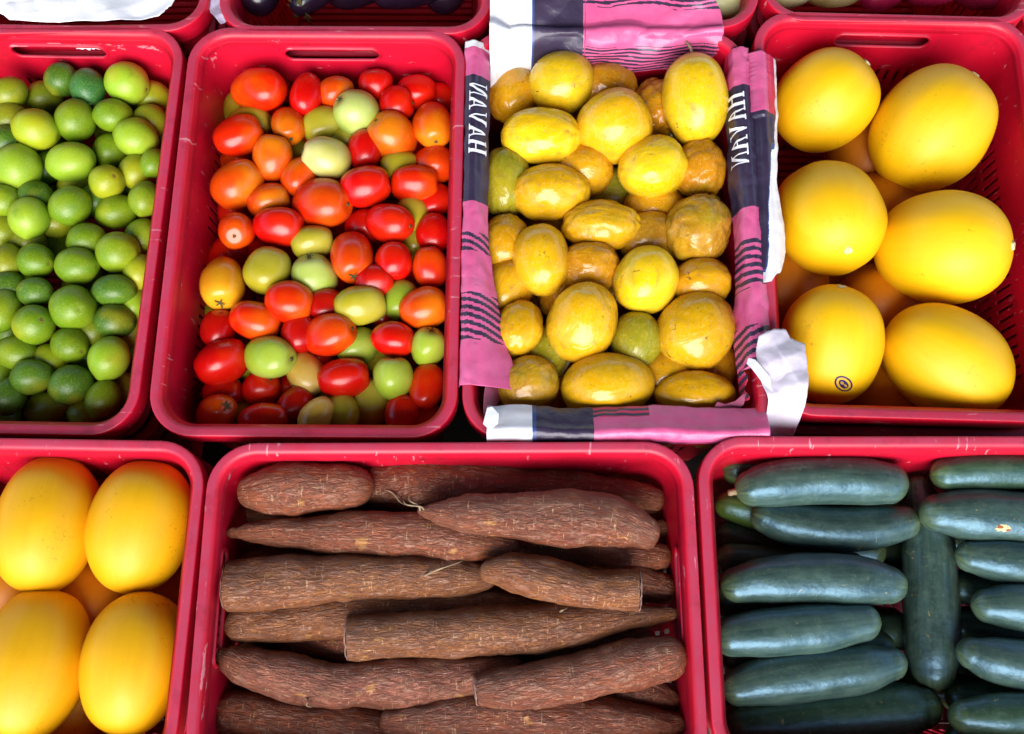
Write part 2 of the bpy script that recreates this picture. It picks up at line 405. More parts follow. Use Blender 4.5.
def below(cr, dx, dy, dz, label):
    make_crate(cr.c + Vector((dx, dy, dz)), cr.rz + R(random.uniform(-.4, .4)), label, full=False)
zb = RIM + .012
C = {}
C['lime'] = Crate('lime', center_from(None, (164, 200), (23, 80), (435, 60)), R(-1.1), 0, False, 'red crate filled with green limes, white paper behind its handle slot')
C['tomato'] = Crate('tomato', center_from((168, 235), (461, 235), (26, 320), (439, 300)), R(-.4), 0, False, 'red crate filled with mixed red, orange and green tomatoes')
C['passion'] = Crate('passion', center_from((463, 400), (771, 400), None, (440, 620)), R(-.2), 0, False, 'red crate of yellow fruit with pink printed paper over its rims')
C['melon'] = Crate('melon', center_from((764, 235), None, (18, 880), (414, 900)), R(-1.7), 0, False, 'red crate of yellow melons to the right of the pink paper lined crate')
C['lmelon'] = Crate('lmelon', center_from(None, (191, 600), (437, 80), None, True, zb), R(-1.0), .012, True, 'red crate of yellow melons below the lime crate, left of the brown roots')
C['cassava'] = Crate('cassava', center_from((197, 600), (700, 600), (442, 450), None, True, zb), R(.2), .012, True, 'red crate filled with long brown cassava roots')
C['cucumber'] = Crate('cucumber', center_from((705, 600), None, (436, 850), None, True, zb), R(0), .012, True, 'red crate filled with dark green cucumbers')
zt = RIM + .0
topy = at(350, 30, zt).y + CL / 2
tx = [at(205, 20, zt).x - CW / 2 - .002, at(355, 20, zt).x, at(763, 15, zt).x - CW / 2 - .003, at(765, 5, zt).x + CW / 2 + .002]
tops = [('eggl', tx[0], topy - .004, 1, 'red crate behind the limes, mostly covered with white paper'), ('egg', tx[1], topy - .005, -.3, 'red crate of dark purple eggplants behind the tomato crate'),
        ('gourd', tx[2], topy + .004, 0, 'red crate of pale round gourds behind the pink paper'), ('beet', tx[3], topy + .012, -1.2, 'red crate of reddish roots behind the right melon crate')]
for k, x, y, a, lb in tops: C[k] = Crate(k, Vector((x, y, zt)), R(a), 0, False, lb)
tx5 = tx[3] + CW + .006
C['far'] = Crate('far', Vector((tx5, topy + .016, zt)), R(-1), 0, False, 'red crate corner at the upper right picture corner')
below(C['lime'], .004, -.002, -.075, 'red crate nested beneath the crate of limes')
below(C['melon'], .001, -.004, -.075, 'red crate nested beneath the right melon crate')
below(C['egg'], .002, -.001, -.075, 'red crate nested beneath the eggplant crate')
below(C['eggl'], .003, 0, -.075, 'red crate nested beneath the white paper covered crate')
below(C['gourd'], .001, 0, -.075, 'red crate nested beneath the crate of pale gourds')
below(C['beet'], 0, -.001, -.075, 'red crate nested beneath the crate of reddish roots')
below(C['lmelon'], .003, 0, -.075, 'red crate nested beneath the left melon crate')

# ------------------------------------------------------------------ fruit
def revolve(a, b, kind, seed, nr=26, ns=36, lump=0.03, wr=0):
    rnd = random.Random(seed); ph = [rnd.uniform(0, 2 * PI) for _ in range(4)]; o = Vector((rnd.uniform(0, 90), rnd.uniform(0, 90), rnd.uniform(0, 90)))
    egg = rnd.uniform(-.08, .08); V = []; AXC = []
    for i in range(nr + 1):
        t = PI * i / nr; st, ct = math.sin(t), math.cos(t)
        for j in range(ns):
            p = 2 * PI * j / ns
            r = b * st; z = a * ct
            if kind == 'tomato':
                r = b * (abs(st) ** .86); r *= 1 + .028 * math.cos(3 * p + ph[0]) * st + .016 * math.cos(4 * p + ph[1]) + egg * ct
                z -= a * .09 * math.exp(-(t / .3) ** 2); z += a * .02 * math.exp(-((PI - t) / .25) ** 2)
            elif kind == 'lime':
                r *= 1 + egg * .6 * ct; r *= 1 + .012 * math.cos(5 * p + ph[1]) * st; z += a * .05 * math.exp(-(t / .42) ** 2) - a * .075 * math.exp(-(t / .16) ** 2) - a * .10 * math.exp(-((PI - t) / .24) ** 2)
            elif kind == 'passion':
                r = b * (abs(st) ** .93) * (1 + egg * ct)
                r *= 1 + .015 * math.cos(3 * p + ph[0])
            elif kind == 'melon':
                r = b * (abs(st) ** .9) * (1 + egg * .7 * ct + .008 * math.cos(8 * p + ph[0]))
            elif kind == 'eggplant': r = b * (abs(st) ** .8) * (1 - .25 * ct)
            v = Vector((r * math.cos(p), r * math.sin(p), z))
            q = v / b
            d = N3(*(q * 1.1 + o)) * lump
            if wr:
                n1 = N3(q.x * 3.2 + o.x, q.y * 3.2 + o.y, q.z * 1.6 + o.z); d += wr * (.08 * n1 - .085 * max(0, .22 - abs(N3(q.x * 2 + o.y, q.y * 2, q.z * 1.2 + o.x))) / .22)
            V.append(v * (1 + d)); AXC.append((p, 0, ct))
    F_ = [tuple(reversed(q)) for q in grid_faces(nr + 1, ns, True)]
    return V, F_, AXC
def frame(axis, roll):
    z = axis.normalized(); x = z.orthogonal().normalized(); y = z.cross(x)
    m = Matrix((x, y, z)).transposed(); return m @ Matrix.Rotation(roll, 3, 'Z')
PLACED = {k: [] for k in C}              # crate -> list of (center, axis, a, b) or ('s', center, radius)
def rad(e, u):
    c, ax, a, b = e; k = u.dot(ax) ** 2; return 1 / math.sqrt(k / a ** 2 + (1 - k) / b ** 2)
def hits(e, lst, tol):
    for q in lst:
        d = q[0] - e[0]; L = d.length
        if L > e[2] + q[2] + .02: continue
        if L < 1e-6: return True
        u = d / L
        if L < tol * (rad(e, u) + rad(q, u)): return True
    return False
def clampin(cr, P, r):
    q = cr.local(P); dz = -q.z if q.z < 0 else 0
    lx, ly = cr.hx - winner(-dz) - r, cr.hy - winner(-dz) - r
    if P.z > cr.z - .004: return P
    q.x = max(-lx, min(lx, q.x)); q.y = max(-ly, min(ly, q.y)); return cr.world(q)
def axis_vec(ang, elev):
    a, e = R(ang), R(elev); return Vector((math.cos(a) * math.cos(e), math.sin(a) * math.cos(e), math.sin(e)))
def put(cr, px, py, a, b, ang, z0, elev=0, tol=.93, step=.003, clamp=True):
    """one fruit: sunk along its own line of sight until it rests against its neighbours"""
    ax = axis_vec(ang, elev); z = z0; floor = cr.z - .27
    while True:
        P = at(px, py, z); k = depth(P) / F * (.955 if cr.name == 'melon' else .985 if cr.name == 'lmelon' else 1); A, B = a * k, b * k
        if clamp: P = clampin(cr, P, min(A, B) * (.6 if cr.name == 'melon' else .88))
        e = (P, ax, max(A, B) if False else A, B)
        if z < floor or not hits(e, PLACED[cr.name], tol): break
        z -= step
    PLACED[cr.name].append(e); return e
ITEMS = []                                # for the labels: dict(obj, kind, colour word, crate, centre, layer)
def add_fruit(kind, nm, cr, e, pal, seed, roll=None, stem=None, lump=.03, wr=0, hi=False):
    P, ax, A, B = e; rnd = random.Random(seed)
    nr, ns = (34, 48) if hi else (22, 30)
    if wr: nr, ns = 40, 56
    V, F_, AXC = revolve(A, B, kind, seed, nr, ns, lump, wr)
    m = frame(ax, rnd.uniform(0, 6.28) if roll is None else roll)
    o = mesh_obj(nm, V, F_, M[kind])
    at_ = o.data.attributes.new('axisco', 'FLOAT_VECTOR', 'POINT'); at_.data.foreach_set('vector', np.asarray(AXC, dtype=np.float32).ravel())
    o.matrix_world = Matrix.Translation(P) @ m.to_4x4()
    w, c1, c2 = pal; j = rnd.uniform(.9, 1.08)
    o['col1'] = [c * j for c in lin(c1)[:3]]; o['col2'] = [c * j for c in lin(c2)[:3]]
    if kind == 'passion': o['wrinkle'] = .2 + .9 * min(1, wr)
    return o
def sub(o, nm, V, F_, mat, smooth=True):
    return mesh_obj(nm, V, F_, mat, parent=o, smooth=smooth)
def star(o, A, end, r, n=5, seed=0, mat='calyx', z=None):
    """dried calyx: a small star of curled sepals at the fruit's end"""
    rnd = random.Random(seed); V = [(0, 0, .0012), ]; F_ = []
    for k in range(n):
        a = 2 * PI * k / n + rnd.uniform(-.2, .2); L = r * rnd.uniform(.7, 1.15); b = len(V); h = rnd.uniform(.0, .003)
        for (rr, da, zz) in ((.28, -.45, .0008), (.28, .45, .0008), (.66, -.2, .0016), (.66, .2, .0016), (1, 0, h)):
            V.append((rr * L * math.cos(a + da), rr * L * math.sin(a + da), zz))
        F_ += [(0, b, b + 1), (b, b + 2, b + 3, b + 1), (b + 2, b + 4, b + 3)]
    zz = (A * .93 if z is None else z)
    V = [(x, y * end, end * (zz + q)) for x, y, q in V]
    s = sub(o, 'calyx', V, F_, M[mat])
    return s
def button(o, A, end, r, mat, nm='stem_scar', h=.0018, z=.985):
    """small rough disc where the stem came off"""
    V, F_ = [], []; n = 14
    rings = ((1, -.0012), (.85, h * .8), (.45, h), (.2, h * .3), (.01, 0))
    for rr, zz in rings:
        for k in range(n):
            a = 2 * PI * k / n; q = rr * r * (1 + .18 * math.sin(3 * a + r * 900)); V.append((q * math.cos(a), q * math.sin(a) * end, end * (A * z + zz)))
    return sub(o, nm, V, grid_faces(len(rings), n, True), M[mat])
def tube_pts(pts, radii, ns=8, capped=True):
    V, F_ = [], []; up = Vector((0, 0, 1)); n = len(pts)
    x = None
    for i, p in enumerate(pts):
        d = (pts[min(i + 1, n - 1)] - pts[max(i - 1, 0)]).normalized()
        x = (d.orthogonal() if x is None else (x - d * x.dot(d))).normalized(); y = d.cross(x)
        for k in range(ns):
            a = 2 * PI * k / ns; V.append(p + (x * math.cos(a) + y * math.sin(a)) * radii[i])
    F_ = grid_faces(n, ns, True)
    if capped: F_ += [tuple(reversed(range(ns))), tuple((n - 1) * ns + k for k in range(ns))]
    return V, F_
def stalk(o, A, end, L, bend, seed, r=.0022):
    rnd = random.Random(seed); pts = []
    for i in range(8):
        t = i / 7; pts.append(Vector((bend * t * t, rnd.uniform(-.0006, .0006), end * (A * .97 + L * t))))
    V, F_ = tube_pts(pts, [r * (1.6 if i == 0 else 1.0 - .05 * i + (.35 if i == 7 else 0) + rnd.uniform(-.1, .1)) for i in range(8)])
    return sub(o, 'stem', V, F_, M['twig'])

# palettes: word, main colour, second colour
PAL = {
 'lime': {'d': ('dark green', '#3c6014', '#567c1a'), 'g': ('green', '#62860e', '#869a14'), 'l': ('light green', '#86aa1e', '#a0b82c'), 'y': ('yellowish green', '#8ea414', '#aaa818'), 'o': ('olive green', '#71820f', '#8c8c14'), 't': ('bluish dark green', '#2c6428', '#3f7a38')},
 'tomato': {'r': ('red', '#c60a06', '#d42408'), 'o': ('orange', '#d84606', '#e27a10'), 'x': ('orange red', '#d02204', '#dc4e08'), 'g': ('green', '#94ac2c', '#aabb4a'), 'p': ('pale green', '#97ac38', '#b4be68'), 'v': ('olive green', '#a69a22', '#b4a838'), 't': ('tan yellow', '#c09432', '#cfae58'), 'y': ('yellow orange', '#dd8a10', '#e2a21e'), 'd': ('deep red', '#ac0806', '#c01a08'), 'n': ('pale yellow', '#b8b254', '#cac47e')},
 'passion': {'b': ('bright yellow', '#dcae0a', '#e2bc1c'), 'y': ('golden yellow', '#d2980a', '#daaa14'), 'o': ('orange yellow', '#cc900e', '#d49e14'), 'w': ('brown mottled yellow', '#c4941a', '#a8741a'), 'g': ('greenish yellow', '#8c8a1c', '#a8961e'), 'n': ('orange brown', '#b8760e', '#c48a10')},
 'melon': {'y': ('bright yellow', '#e6b000', '#ecbe00'), 'w': ('golden yellow', '#e4a600', '#eab404'), 'o': ('orange yellow', '#c07002', '#c88004')},  # last tone: shade of the buried melons put into a darker orange
}
# cx, cy, long radius, short radius, direction of the long axis (deg, up = +), colour, layer, stem, extra label
L_ = [
(61.5,79.5,17,16.5,70,'d',0,0),(88,87.5,20,17.5,-80,'t',0,'n'),(127,83,22,21,-20,'l',0,0),(152,97,16,14,0,'y',1,0),(9,93,18,16,30,'o',0,0),(43.5,98,19,17,20,'o',0,0),(10,119,18,17,10,'o',1,0),
(36,129.5,23,20.5,-15,'y',0,0),(75.5,120.5,21,20,80,'g',0,'s'),(113,115,19,16.5,10,'g',0,0),(150,121,16,14,0,'o',1,0),(136,137.5,21.5,20,-10,'l',0,0),(163,135,13,12,90,'d',1,0),(111,151,18,17,40,'g',0,0),
(71,162,24.5,20,10,'l',0,0),(18.5,168,24,23,90,'l',0,0),(6,142,14,12,0,'d',1,0),(136,172,15,13,90,'y',1,0),(154,163,15,13,70,'g',0,0),(107,182,18,17.5,0,'y',0,'f'),(145,199,18,16,80,'g',0,0),
(70,206,21,19.5,30,'g',0,0),(117,212,21,17,20,'g',0,0),(35,197,18,13,0,'d',1,0),(29,218,21,20,90,'l',0,0),(4,201,15,14,0,'g',1,0),(46,168,14,12,90,'d',1,0),(76,187,15,13,0,'o',1,0),
(87,240,19,17,15,'g',1,0),(118,252.5,22,21,0,'g',0,0),(142,237,19,17,80,'l',0,0),(36,261,19,17.5,-20,'g',0,'s'),(77,266,22,19,-5,'g',0,0),(8,262,18,16,90,'o',0,0),(28,242,18,14,0,'o',1,0),(5,230,15,14,90,'o',1,0),
(114,290,22,16,5,'d',0,0),(35,292,18,15,0,'d',0,0),(73.5,308,24,23,-30,'g',0,'f'),(115,321,20,18,0,'d',0,0),(3,311,23,17,80,'g',0,0),(34,325,21.5,20.5,0,'g',0,'f'),(70,345,20,18,-30,'g',0,'s'),(140,272,15,14,90,'y',1,0),
(109,358,23,20,75,'l',0,0),(16,353,22,17,-10,'g',0,0),(50,360,16,14,0,'y',1,0),(32,377,20.5,18,10,'d',0,0),(71,385,22,20,20,'d',0,0),(103,399,20,17,70,'g',0,0),(47,408,29,17,5,'o',0,'l'),(9,396,19,17,80,'d',1,0),(86,414,13,12,0,'g',1,0),
(1,371,16,14,90,'g',0,0),(9,287,16,14,0,'d',1,0),(135,304,14,12,80,'l',1,0),(131,330,13,12,80,'y',1,0),(93,331,13,11,0,'o',1,0),(89,357,14,11,80,'d',1,0),(4,417,15,13,0,'d',1,0),(56,222,14,12,0,'o',1,0),(97,200,12,11,0,'d',1,0)]
T_ = [
(259,90,30,21.5,-8,'x',0,'s-'),(239,136,26,20,25,'x',0,0),(250,124,23,14,0,'v',1,0),(238,184,28,23.5,45,'o',0,0),(273,158,24,20,80,'o',0,'c+'),(289,127,21,17,-75,'o',1,'s+'),(269,200.5,22,17,15,'o',1,0),(236.5,231,19,18.5,-80,'x',0,'s^'),
(279,226,26,20,-5,'r',0,0),(300,177,19,17,60,'o',1,0),(306.5,95,23,16.5,80,'r',0,0),(337,93,19,17,20,'o',0,0),(376,85,18,16.5,0,'r',0,0),(397,104,18,17.5,0,'r',0,0),(417,93,20,14.5,0,'r',1,0),(442,100,15,13,0,'r',1,0),
(356.5,113,24,23,160,'p',0,'c^'),(323,125,22,18,30,'v',0,0),(326,158,25.5,20.5,170,'n',0,'c+'),(392,137,26,24,150,'o',0,'s^'),(433,126,27,20,-80,'o',0,'s+'),(365,150,19,17,90,'r',1,0),(348,140,12,11,0,'v',1,0),(366,186,26,21,10,'r',0,0),
(415,183,25,19,0,'x',0,0),(435,164,20,18.5,0,'x',1,0),(401,168,16,13,0,'v',1,0),(438,202,20,17,40,'r',1,0),(323,204,32,25,-12,'x',0,'s+'),(390,223,27,19.5,-20,'r',0,'s+'),(411,216,18,16,80,'v',1,0),(437,233,18,16.5,90,'r',1,0),
(352,257,29.5,21.5,-80,'x',0,'c+'),(312.5,242,22,16,15,'v',1,0),(365,226,14,13,0,'d',1,0),
(223,283,29,22.5,-85,'y',0,'c+'),(268,270.5,25,23,60,'v',0,0),(290,302,25,21.5,-10,'x',0,0),(256,320.5,26.5,20,-15,'x',0,0),(222,362,28,22,30,'r',0,0),(271,357.5,27.5,22,-12,'g',0,'s+'),(261,389,22,18.5,25,'r',0,'s^'),(216,413,26,18,10,'x',0,'c^'),(264,418,26,15,5,'r',0,0),
(219,329,18,14,80,'d',1,0),(224,393,19,16,0,'d',1,0),(295,406,19,15,50,'d',1,0),(299,333,16,14,90,'d',1,0),(306,374,25,19,-55,'t',0,0),
(314,278,25.5,23,100,'p',0,'c^'),(394,261.5,20,19,90,'r',0,0),(430,267,21.5,18,100,'x',0,'s+'),(360.5,305,27.5,20,10,'v',0,0),(401,300,20,17,70,'g',1,0),(424,308.5,25,21,15,'o',0,0),(330,335,28,21,8,'x',0,'s+'),(357,346,22,19,20,'g',1,0),(393,339,22.5,18,-10,'r',0,0),(428,347,20.5,18,70,'g',0,'c^'),
(344,378,27,20,10,'r',0,0),(393,378,22,20,90,'g',0,'c+'),(371.5,403,26.5,23,80,'v',0,'s+'),(427,387,25,17.5,80,'x',0,0),(317,416,22,16,50,'t',0,0),(402,414,17,14,80,'r',1,0),(342,413,16,12,90,'v',1,0),(423,419,16,12,20,'o',1,0),(326,306,15,13,0,'d',1,0),(375,281,15,14,0,'d',1,0),(411,244,15,13,0,'v',1,0)]
P_ = [
(562.5,78,34,31.5,20,'b',0,0,0),(514,96,30,26,70,'o',0,0,.3),(541.5,137,41,29,0,'b',0,0,.35),(613,127,39,36.5,30,'y',0,'t',.15),(550.5,192,40.5,28.5,2,'y',0,0,.3),(499,182,36,20,85,'g',1,0,.4),(583,170,22,18,0,'o',1,0,.3),(606,192,20,17,0,'g',1,0,.2),(608,172,17,15,0,'o',1,0,.3),
(695,100,46.5,32.5,95,'b',0,'T',.05),(652.5,168,35.5,31,20,'b',0,0,.25),(700,169,25,21.5,80,'n',1,0,.6),(657,108,30,20,85,'n',1,0,.8),(607,88,19,16,0,'n',1,0,.4),(697,229,37,33.5,60,'w',0,0,.8),(653,208,26,18,10,'o',1,0,.4),
(602,226,40,26.5,-4,'y',0,0,.45),(541.5,260,37,29.5,95,'y',0,0,.12),(505,244,27,20,80,'o',1,0,.3),(590,267,25,19,10,'n',1,0,.6),(507,287,21,19,60,'o',1,0,.3),(582,323,42,35.5,70,'y',0,'T-',.25),(519.5,328,30,24,80,'y',0,0,.3),(546,354,21,16,60,'g',1,0,.3),
(528,385,32,28,30,'w',0,0,.35),(608,386,47,33.5,8,'y',0,0,.1),(646,280,35,32.5,60,'b',0,0,.05),(696,331,43,38,45,'y',0,0,.2),(695,395,41,24,0,'y',0,0,.15),(700,283,25,20,10,'o',1,0,.3),(636,341,28,25,80,'g',1,0,.2),(648,237,21,18,20,'w',1,0,.3),(665,376,21,14,0,'o',1,0,.3),(712,367,18,15,80,'n',1,0,.3),(553,393,16,13,70,'n',1,0,.4),(562,290,18,15,70,'n',1,0,.5)]
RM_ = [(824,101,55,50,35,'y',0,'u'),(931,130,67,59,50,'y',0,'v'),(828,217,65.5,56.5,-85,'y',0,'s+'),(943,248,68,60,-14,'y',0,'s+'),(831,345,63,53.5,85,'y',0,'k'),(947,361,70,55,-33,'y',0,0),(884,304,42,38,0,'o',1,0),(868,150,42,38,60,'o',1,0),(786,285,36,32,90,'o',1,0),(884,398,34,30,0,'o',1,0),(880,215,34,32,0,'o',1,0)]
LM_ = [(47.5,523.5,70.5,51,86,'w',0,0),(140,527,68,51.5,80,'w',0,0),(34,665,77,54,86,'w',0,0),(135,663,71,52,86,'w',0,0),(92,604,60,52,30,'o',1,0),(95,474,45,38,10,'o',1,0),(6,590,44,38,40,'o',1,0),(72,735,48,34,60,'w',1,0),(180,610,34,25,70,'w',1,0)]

FIRST = {(356.5,113),(392,137),(433,126),(326,158),(314,278),(352,257),(371.5,403),(290,302),(323,204),(562.5,78),(695,100),(541.5,137),(652.5,168),(582,323),(697,229),(127,83),(71,162),(18.5,168),(73.5,308),(109,358),(140,527),(135,663),(424,308.5),(393,378)}
def do_fruit(kind, nm, key, data, z0, dome, tol=.93):
    cr = C[key]; order = sorted(range(len(data)), key=lambda i: (data[i][6], -1 if (data[i][0], data[i][1]) in FIRST else 0))
    for i in order:
        d = data[i]; px, py, a, b, ang, cc, lay, st = d[:8]
        mn = {'passion': (31, 26.5), 'tomato': (21, 17.5), 'lime': (18, 16.5), 'melon': (50, 44)}[kind]
        if lay: a, b = max(a, mn[0]), max(b, mn[1])
        wr = d[8] if len(d) > 8 else 0
        seed = hash((key, i)) % 100000 if False else 1000 * len(data) + i * 17
        rnd = random.Random(seed); pal = PAL[kind][cc]
        elev = rnd.uniform(-10, 10)
        if isinstance(st, str) and ('^' in st or 'f' in st): elev = 48
        elif isinstance(st, str) and st != 'n': elev = 34 if kind == 'melon' else 22
        p0 = at(px, py, cr.z); q = cr.local(p0)
        z = cr.z + z0 + dome * (1 - min(1, (q.x / cr.hx) ** 2 * .6 + (q.y / cr.hy) ** 2 * .6)) + rnd.uniform(-.006, .006) - lay * (.35 * b / F) + (.018 if st == 'T' else 0) - (.06 if kind == 'melon' and lay else 0)
        e = put(cr, px, py, a, b, ang, z, elev, tol if lay == 0 else tol - .13)
        e0 = e
        lump = {'lime': .03, 'tomato': .055, 'passion': .05, 'melon': .035}[kind]
        o = add_fruit(kind, nm, cr, e, pal, seed, lump=lump, wr=wr, hi=(kind == 'melon'))
        A, B = e[2], e[3]
        extra = ''
        if kind == 'lime':
            if st in ('f', 's'): button(o, A, 1, .0030, 'scar', 'stem_scar', .0012, .955)
            elif st == 'n': button(o, A, 1, .0042, 'palescar', 'nipple', .004, .93)
            elif st == 'l': button(o, A, -1, .003, 'scar', 'stem_scar', .0015, .98)
            elif rnd.random() < .6: button(o, A, 1, .0026, 'scar', 'stem_scar', .0012, .955)
        if kind == 'tomato' and not st and lay == 0 and rnd.random() < .6:
            button(o, A, 1, .0024, rnd.choice(('calyx', 'scar')), 'stem_scar', .001, .93)
        if kind == 'tomato' and st:
            en = -1 if '-' in st else 1
            if en == -1: o.matrix_world = o.matrix_world @ Matrix.Rotation(PI, 4, 'X')
            if st[0] == 'c': star(o, A, 1, .0085, 5, seed)
            button(o, A, 1, .0026, 'calyx', 'stem_scar', .001, .93)
        if kind == 'passion':
            if st == 'T': stalk(o, A, 1, .018, -.009, seed)
            elif st == 'T-': o.matrix_world = o.matrix_world @ Matrix.Rotation(PI, 4, 'X'); stalk(o, A, 1, .014, .004, seed)
            elif st == 't': button(o, A, 1, .003, 'scar', 'stem_scar', .003, .985)
            elif rnd.random() < .5: button(o, A, 1, .003, 'scar', 'stem_scar', .002, .985)
        if kind == 'melon':
            if st and st[0] == 's': button(o, A, 1, .0058, 'palescar', 'stem_scar', .0022, .985)
            elif lay == 0: button(o, A, 1, .006, 'palescar', 'stem_scar', .003, .985)
            if st == 'k': make_sticker(o, A, B)
        ITEMS.append(dict(o=o, nm=nm, col=pal[0], cr=key, P=e[0].copy(), lay=lay, px=px, py=py, st=st, wr=wr))
def make_sticker(o, A, B):
    """oval sticker lying on the melon's skin: dark ring, gold ground, dark centre with a pale emblem"""
    bpy.context.view_layer.update()
    me = o.data; mi = o.matrix_world.inverted(); dv = (mi.to_3x3() @ ray(843.6, 384)).normalized(); org = mi @ CAM
    ok, loc, nor, fi = o.ray_cast(org, dv)
    if not ok: return
    u = nor.orthogonal().normalized()
    wu = (mi.to_3x3() @ Vector((-.42, .9, 0))); u = (wu - nor * wu.dot(nor)).normalized(); w = nor.cross(u)
    def disc(ru, rw, ru2, rw2, lift, mat, nm, par, cu=0, cw=0):
        V, F_ = [], []; n = 40; m = 4
        for k in range(n):
            a = 2 * PI * k / n
            for s in range(m + 1):
                f_ = s / m; pu, pw = (ru2 + (ru - ru2) * f_) * math.cos(a) + cu, (rw2 + (rw - rw2) * f_) * math.sin(a) + cw
                p = loc + u * pu + w * pw + nor * .01
                k2, l2, n2, _ = o.ray_cast(p, -nor)
                V.append((l2 + n2 * lift) if k2 else p)
        F_ = [(i * (m + 1) + j, ((i + 1) % n) * (m + 1) + j, ((i + 1) % n) * (m + 1) + j + 1, i * (m + 1) + j + 1) for i in range(n) for j in range(m)]
        return mesh_obj(nm, V, F_, mat, parent=par)
    bpy.context.view_layer.update()
    s = disc(.0138, .0092, .0001, .0001, .0004, M['stick_gold'], 'sticker', o)
    s['label'] = 'oval sticker with dark blue ring and centre'
    disc(.0138, .0092, .0116, .0072, .0007, M['stick_dark'], 'ring', s)
    disc(.0082, .0046, .0001, .0001, .0007, M['stick_dark'], 'centre', s)
    disc(.0030, .0018, .0001, .0001, .0010, M['stick_tan'], 'emblem', s, .0032, .0003)
    disc(.0034, .0013, .0001, .0001, .0010, M['stick_tan'], 'emblem', s, -.0032, -.0006)

bpy.context.view_layer.update()
do_fruit('lime', 'lime', 'lime', L_, -.07, .018, .86)
do_fruit('tomato', 'tomato', 'tomato', T_, -.07, .018, .84)
do_fruit('passion', 'passion_fruit', 'passion', P_, -.045, .010, .86)
do_fruit('melon', 'yellow_melon', 'melon', RM_, -.062, .015, .93)
do_fruit('melon', 'yellow_melon', 'lmelon', LM_, -.058, .01, .86)

# fill the gaps between the listed fruit with the fruit lying underneath
def fill(kind, nm, key, data, r, z0, cols, pitch, xlim, cover, maxn):
    cr = C[key]; rnd = random.Random(len(data)); n = 0; pts = []
    iy = 0; y = -cr.hy + .05
    while y < cr.hy - .045:
        x = -cr.hx + .045 + (pitch / 2 if iy % 2 else 0)
        while x < cr.hx - .04:
            pts.append((x + rnd.uniform(-.008, .008), y + rnd.uniform(-.008, .008))); x += pitch
        y += pitch * .87; iy += 1
    for x, y in pts:
        P = cr.world(Vector((x, y, z0))); px, py = proj(P)
        if px < xlim[0] or px > xlim[1] or py > 790: continue
        inside = any(math.hypot(px - d[0], py - d[1]) < cover * (d[2] + d[3]) / 2 for d in data)
        if inside or n >= maxn: continue
        k = F / depth(P); rr = r * rnd.uniform(.9, 1.1) * k; cc = rnd.choice(cols); off = px < -r * k or px > 1024 + r * k or py > 734 + r * k
        zz = cr.z + (z0 if not off else z0 + .03)
        e = put(cr, px, py, rr * 1.12, rr, rnd.uniform(0, 360), zz, rnd.uniform(-20, 20), .74)
        if e[0].z < cr.z - .2: PLACED[key].pop(); continue
        o = add_fruit(kind, nm, cr, e, PAL[kind][cc], 7000 + n * 13 + len(data), wr=(.3 if kind == 'passion' else 0)); n += 1
        ITEMS.append(dict(o=o, nm=nm, col=PAL[kind][cc][0], cr=key, P=e[0].copy(), lay=2, px=px, py=py, st=0, wr=0, off=off))
fill('lime', 'lime', 'lime', L_, .0255, -.105, 'dgo', .040, (-130, 190), .7, 90)
fill('tomato', 'tomato', 'tomato', T_, .026, -.105, 'rdxvr', .042, (150, 470), .7, 60)
fill('passion', 'passion_fruit', 'passion', P_, .034, -.105, 'ong', .052, (460, 770), .72, 36)
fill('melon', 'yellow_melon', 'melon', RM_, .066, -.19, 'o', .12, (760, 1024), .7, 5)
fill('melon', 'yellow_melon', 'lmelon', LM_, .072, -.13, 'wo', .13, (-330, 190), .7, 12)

# ------------------------------------------------------------------ long things: cucumbers and cassava
def catmull(P, n):
    out = []; m = len(P)
    for i in range(m - 1):
        p0, p1, p2, p3 = P[max(i - 1, 0)], P[i], P[i + 1], P[min(i + 2, m - 1)]
        for k in range(n):
            t = k / n
            out.append(.5 * ((2 * p1) + (p2 - p0) * t + (2 * p0 - 5 * p1 + 4 * p2 - p3) * t * t + (3 * p1 - p0 - 3 * p2 + p3) * t ** 3))
    out.append(P[-1]); return out
def sink_path(cr, path, z0, tol=.9, step=.003, dz=(0, 0)):
    z = z0; n = len(path)
    while True:
        S = []
        for i, (px, py, r) in enumerate(path):
            zz = z + dz[0] + (dz[1] - dz[0]) * i / max(1, n - 1)
            P = at(px, py, zz); S.append((P, r * depth(P) / F))
        # sphere chain
        ch = []
        for i in range(n - 1):
            m = max(2, int((S[i + 1][0] - S[i][0]).length / .02))
            for k in range(m): ch.append((S[i][0].lerp(S[i + 1][0], k / m), S[i][1] + (S[i + 1][1] - S[i][1]) * k / m))
        ch.append(S[-1])
        bad = any((a - q[0]).length < tol * (ra + q[2]) for a, ra in ch for q in PLACED[cr.name])
        if not bad or z < cr.z - .26: break
        z -= step
    up = Vector((0, 0, 1))
    for a, ra in ch: PLACED[cr.name].append((a, up, ra, ra))
    return S
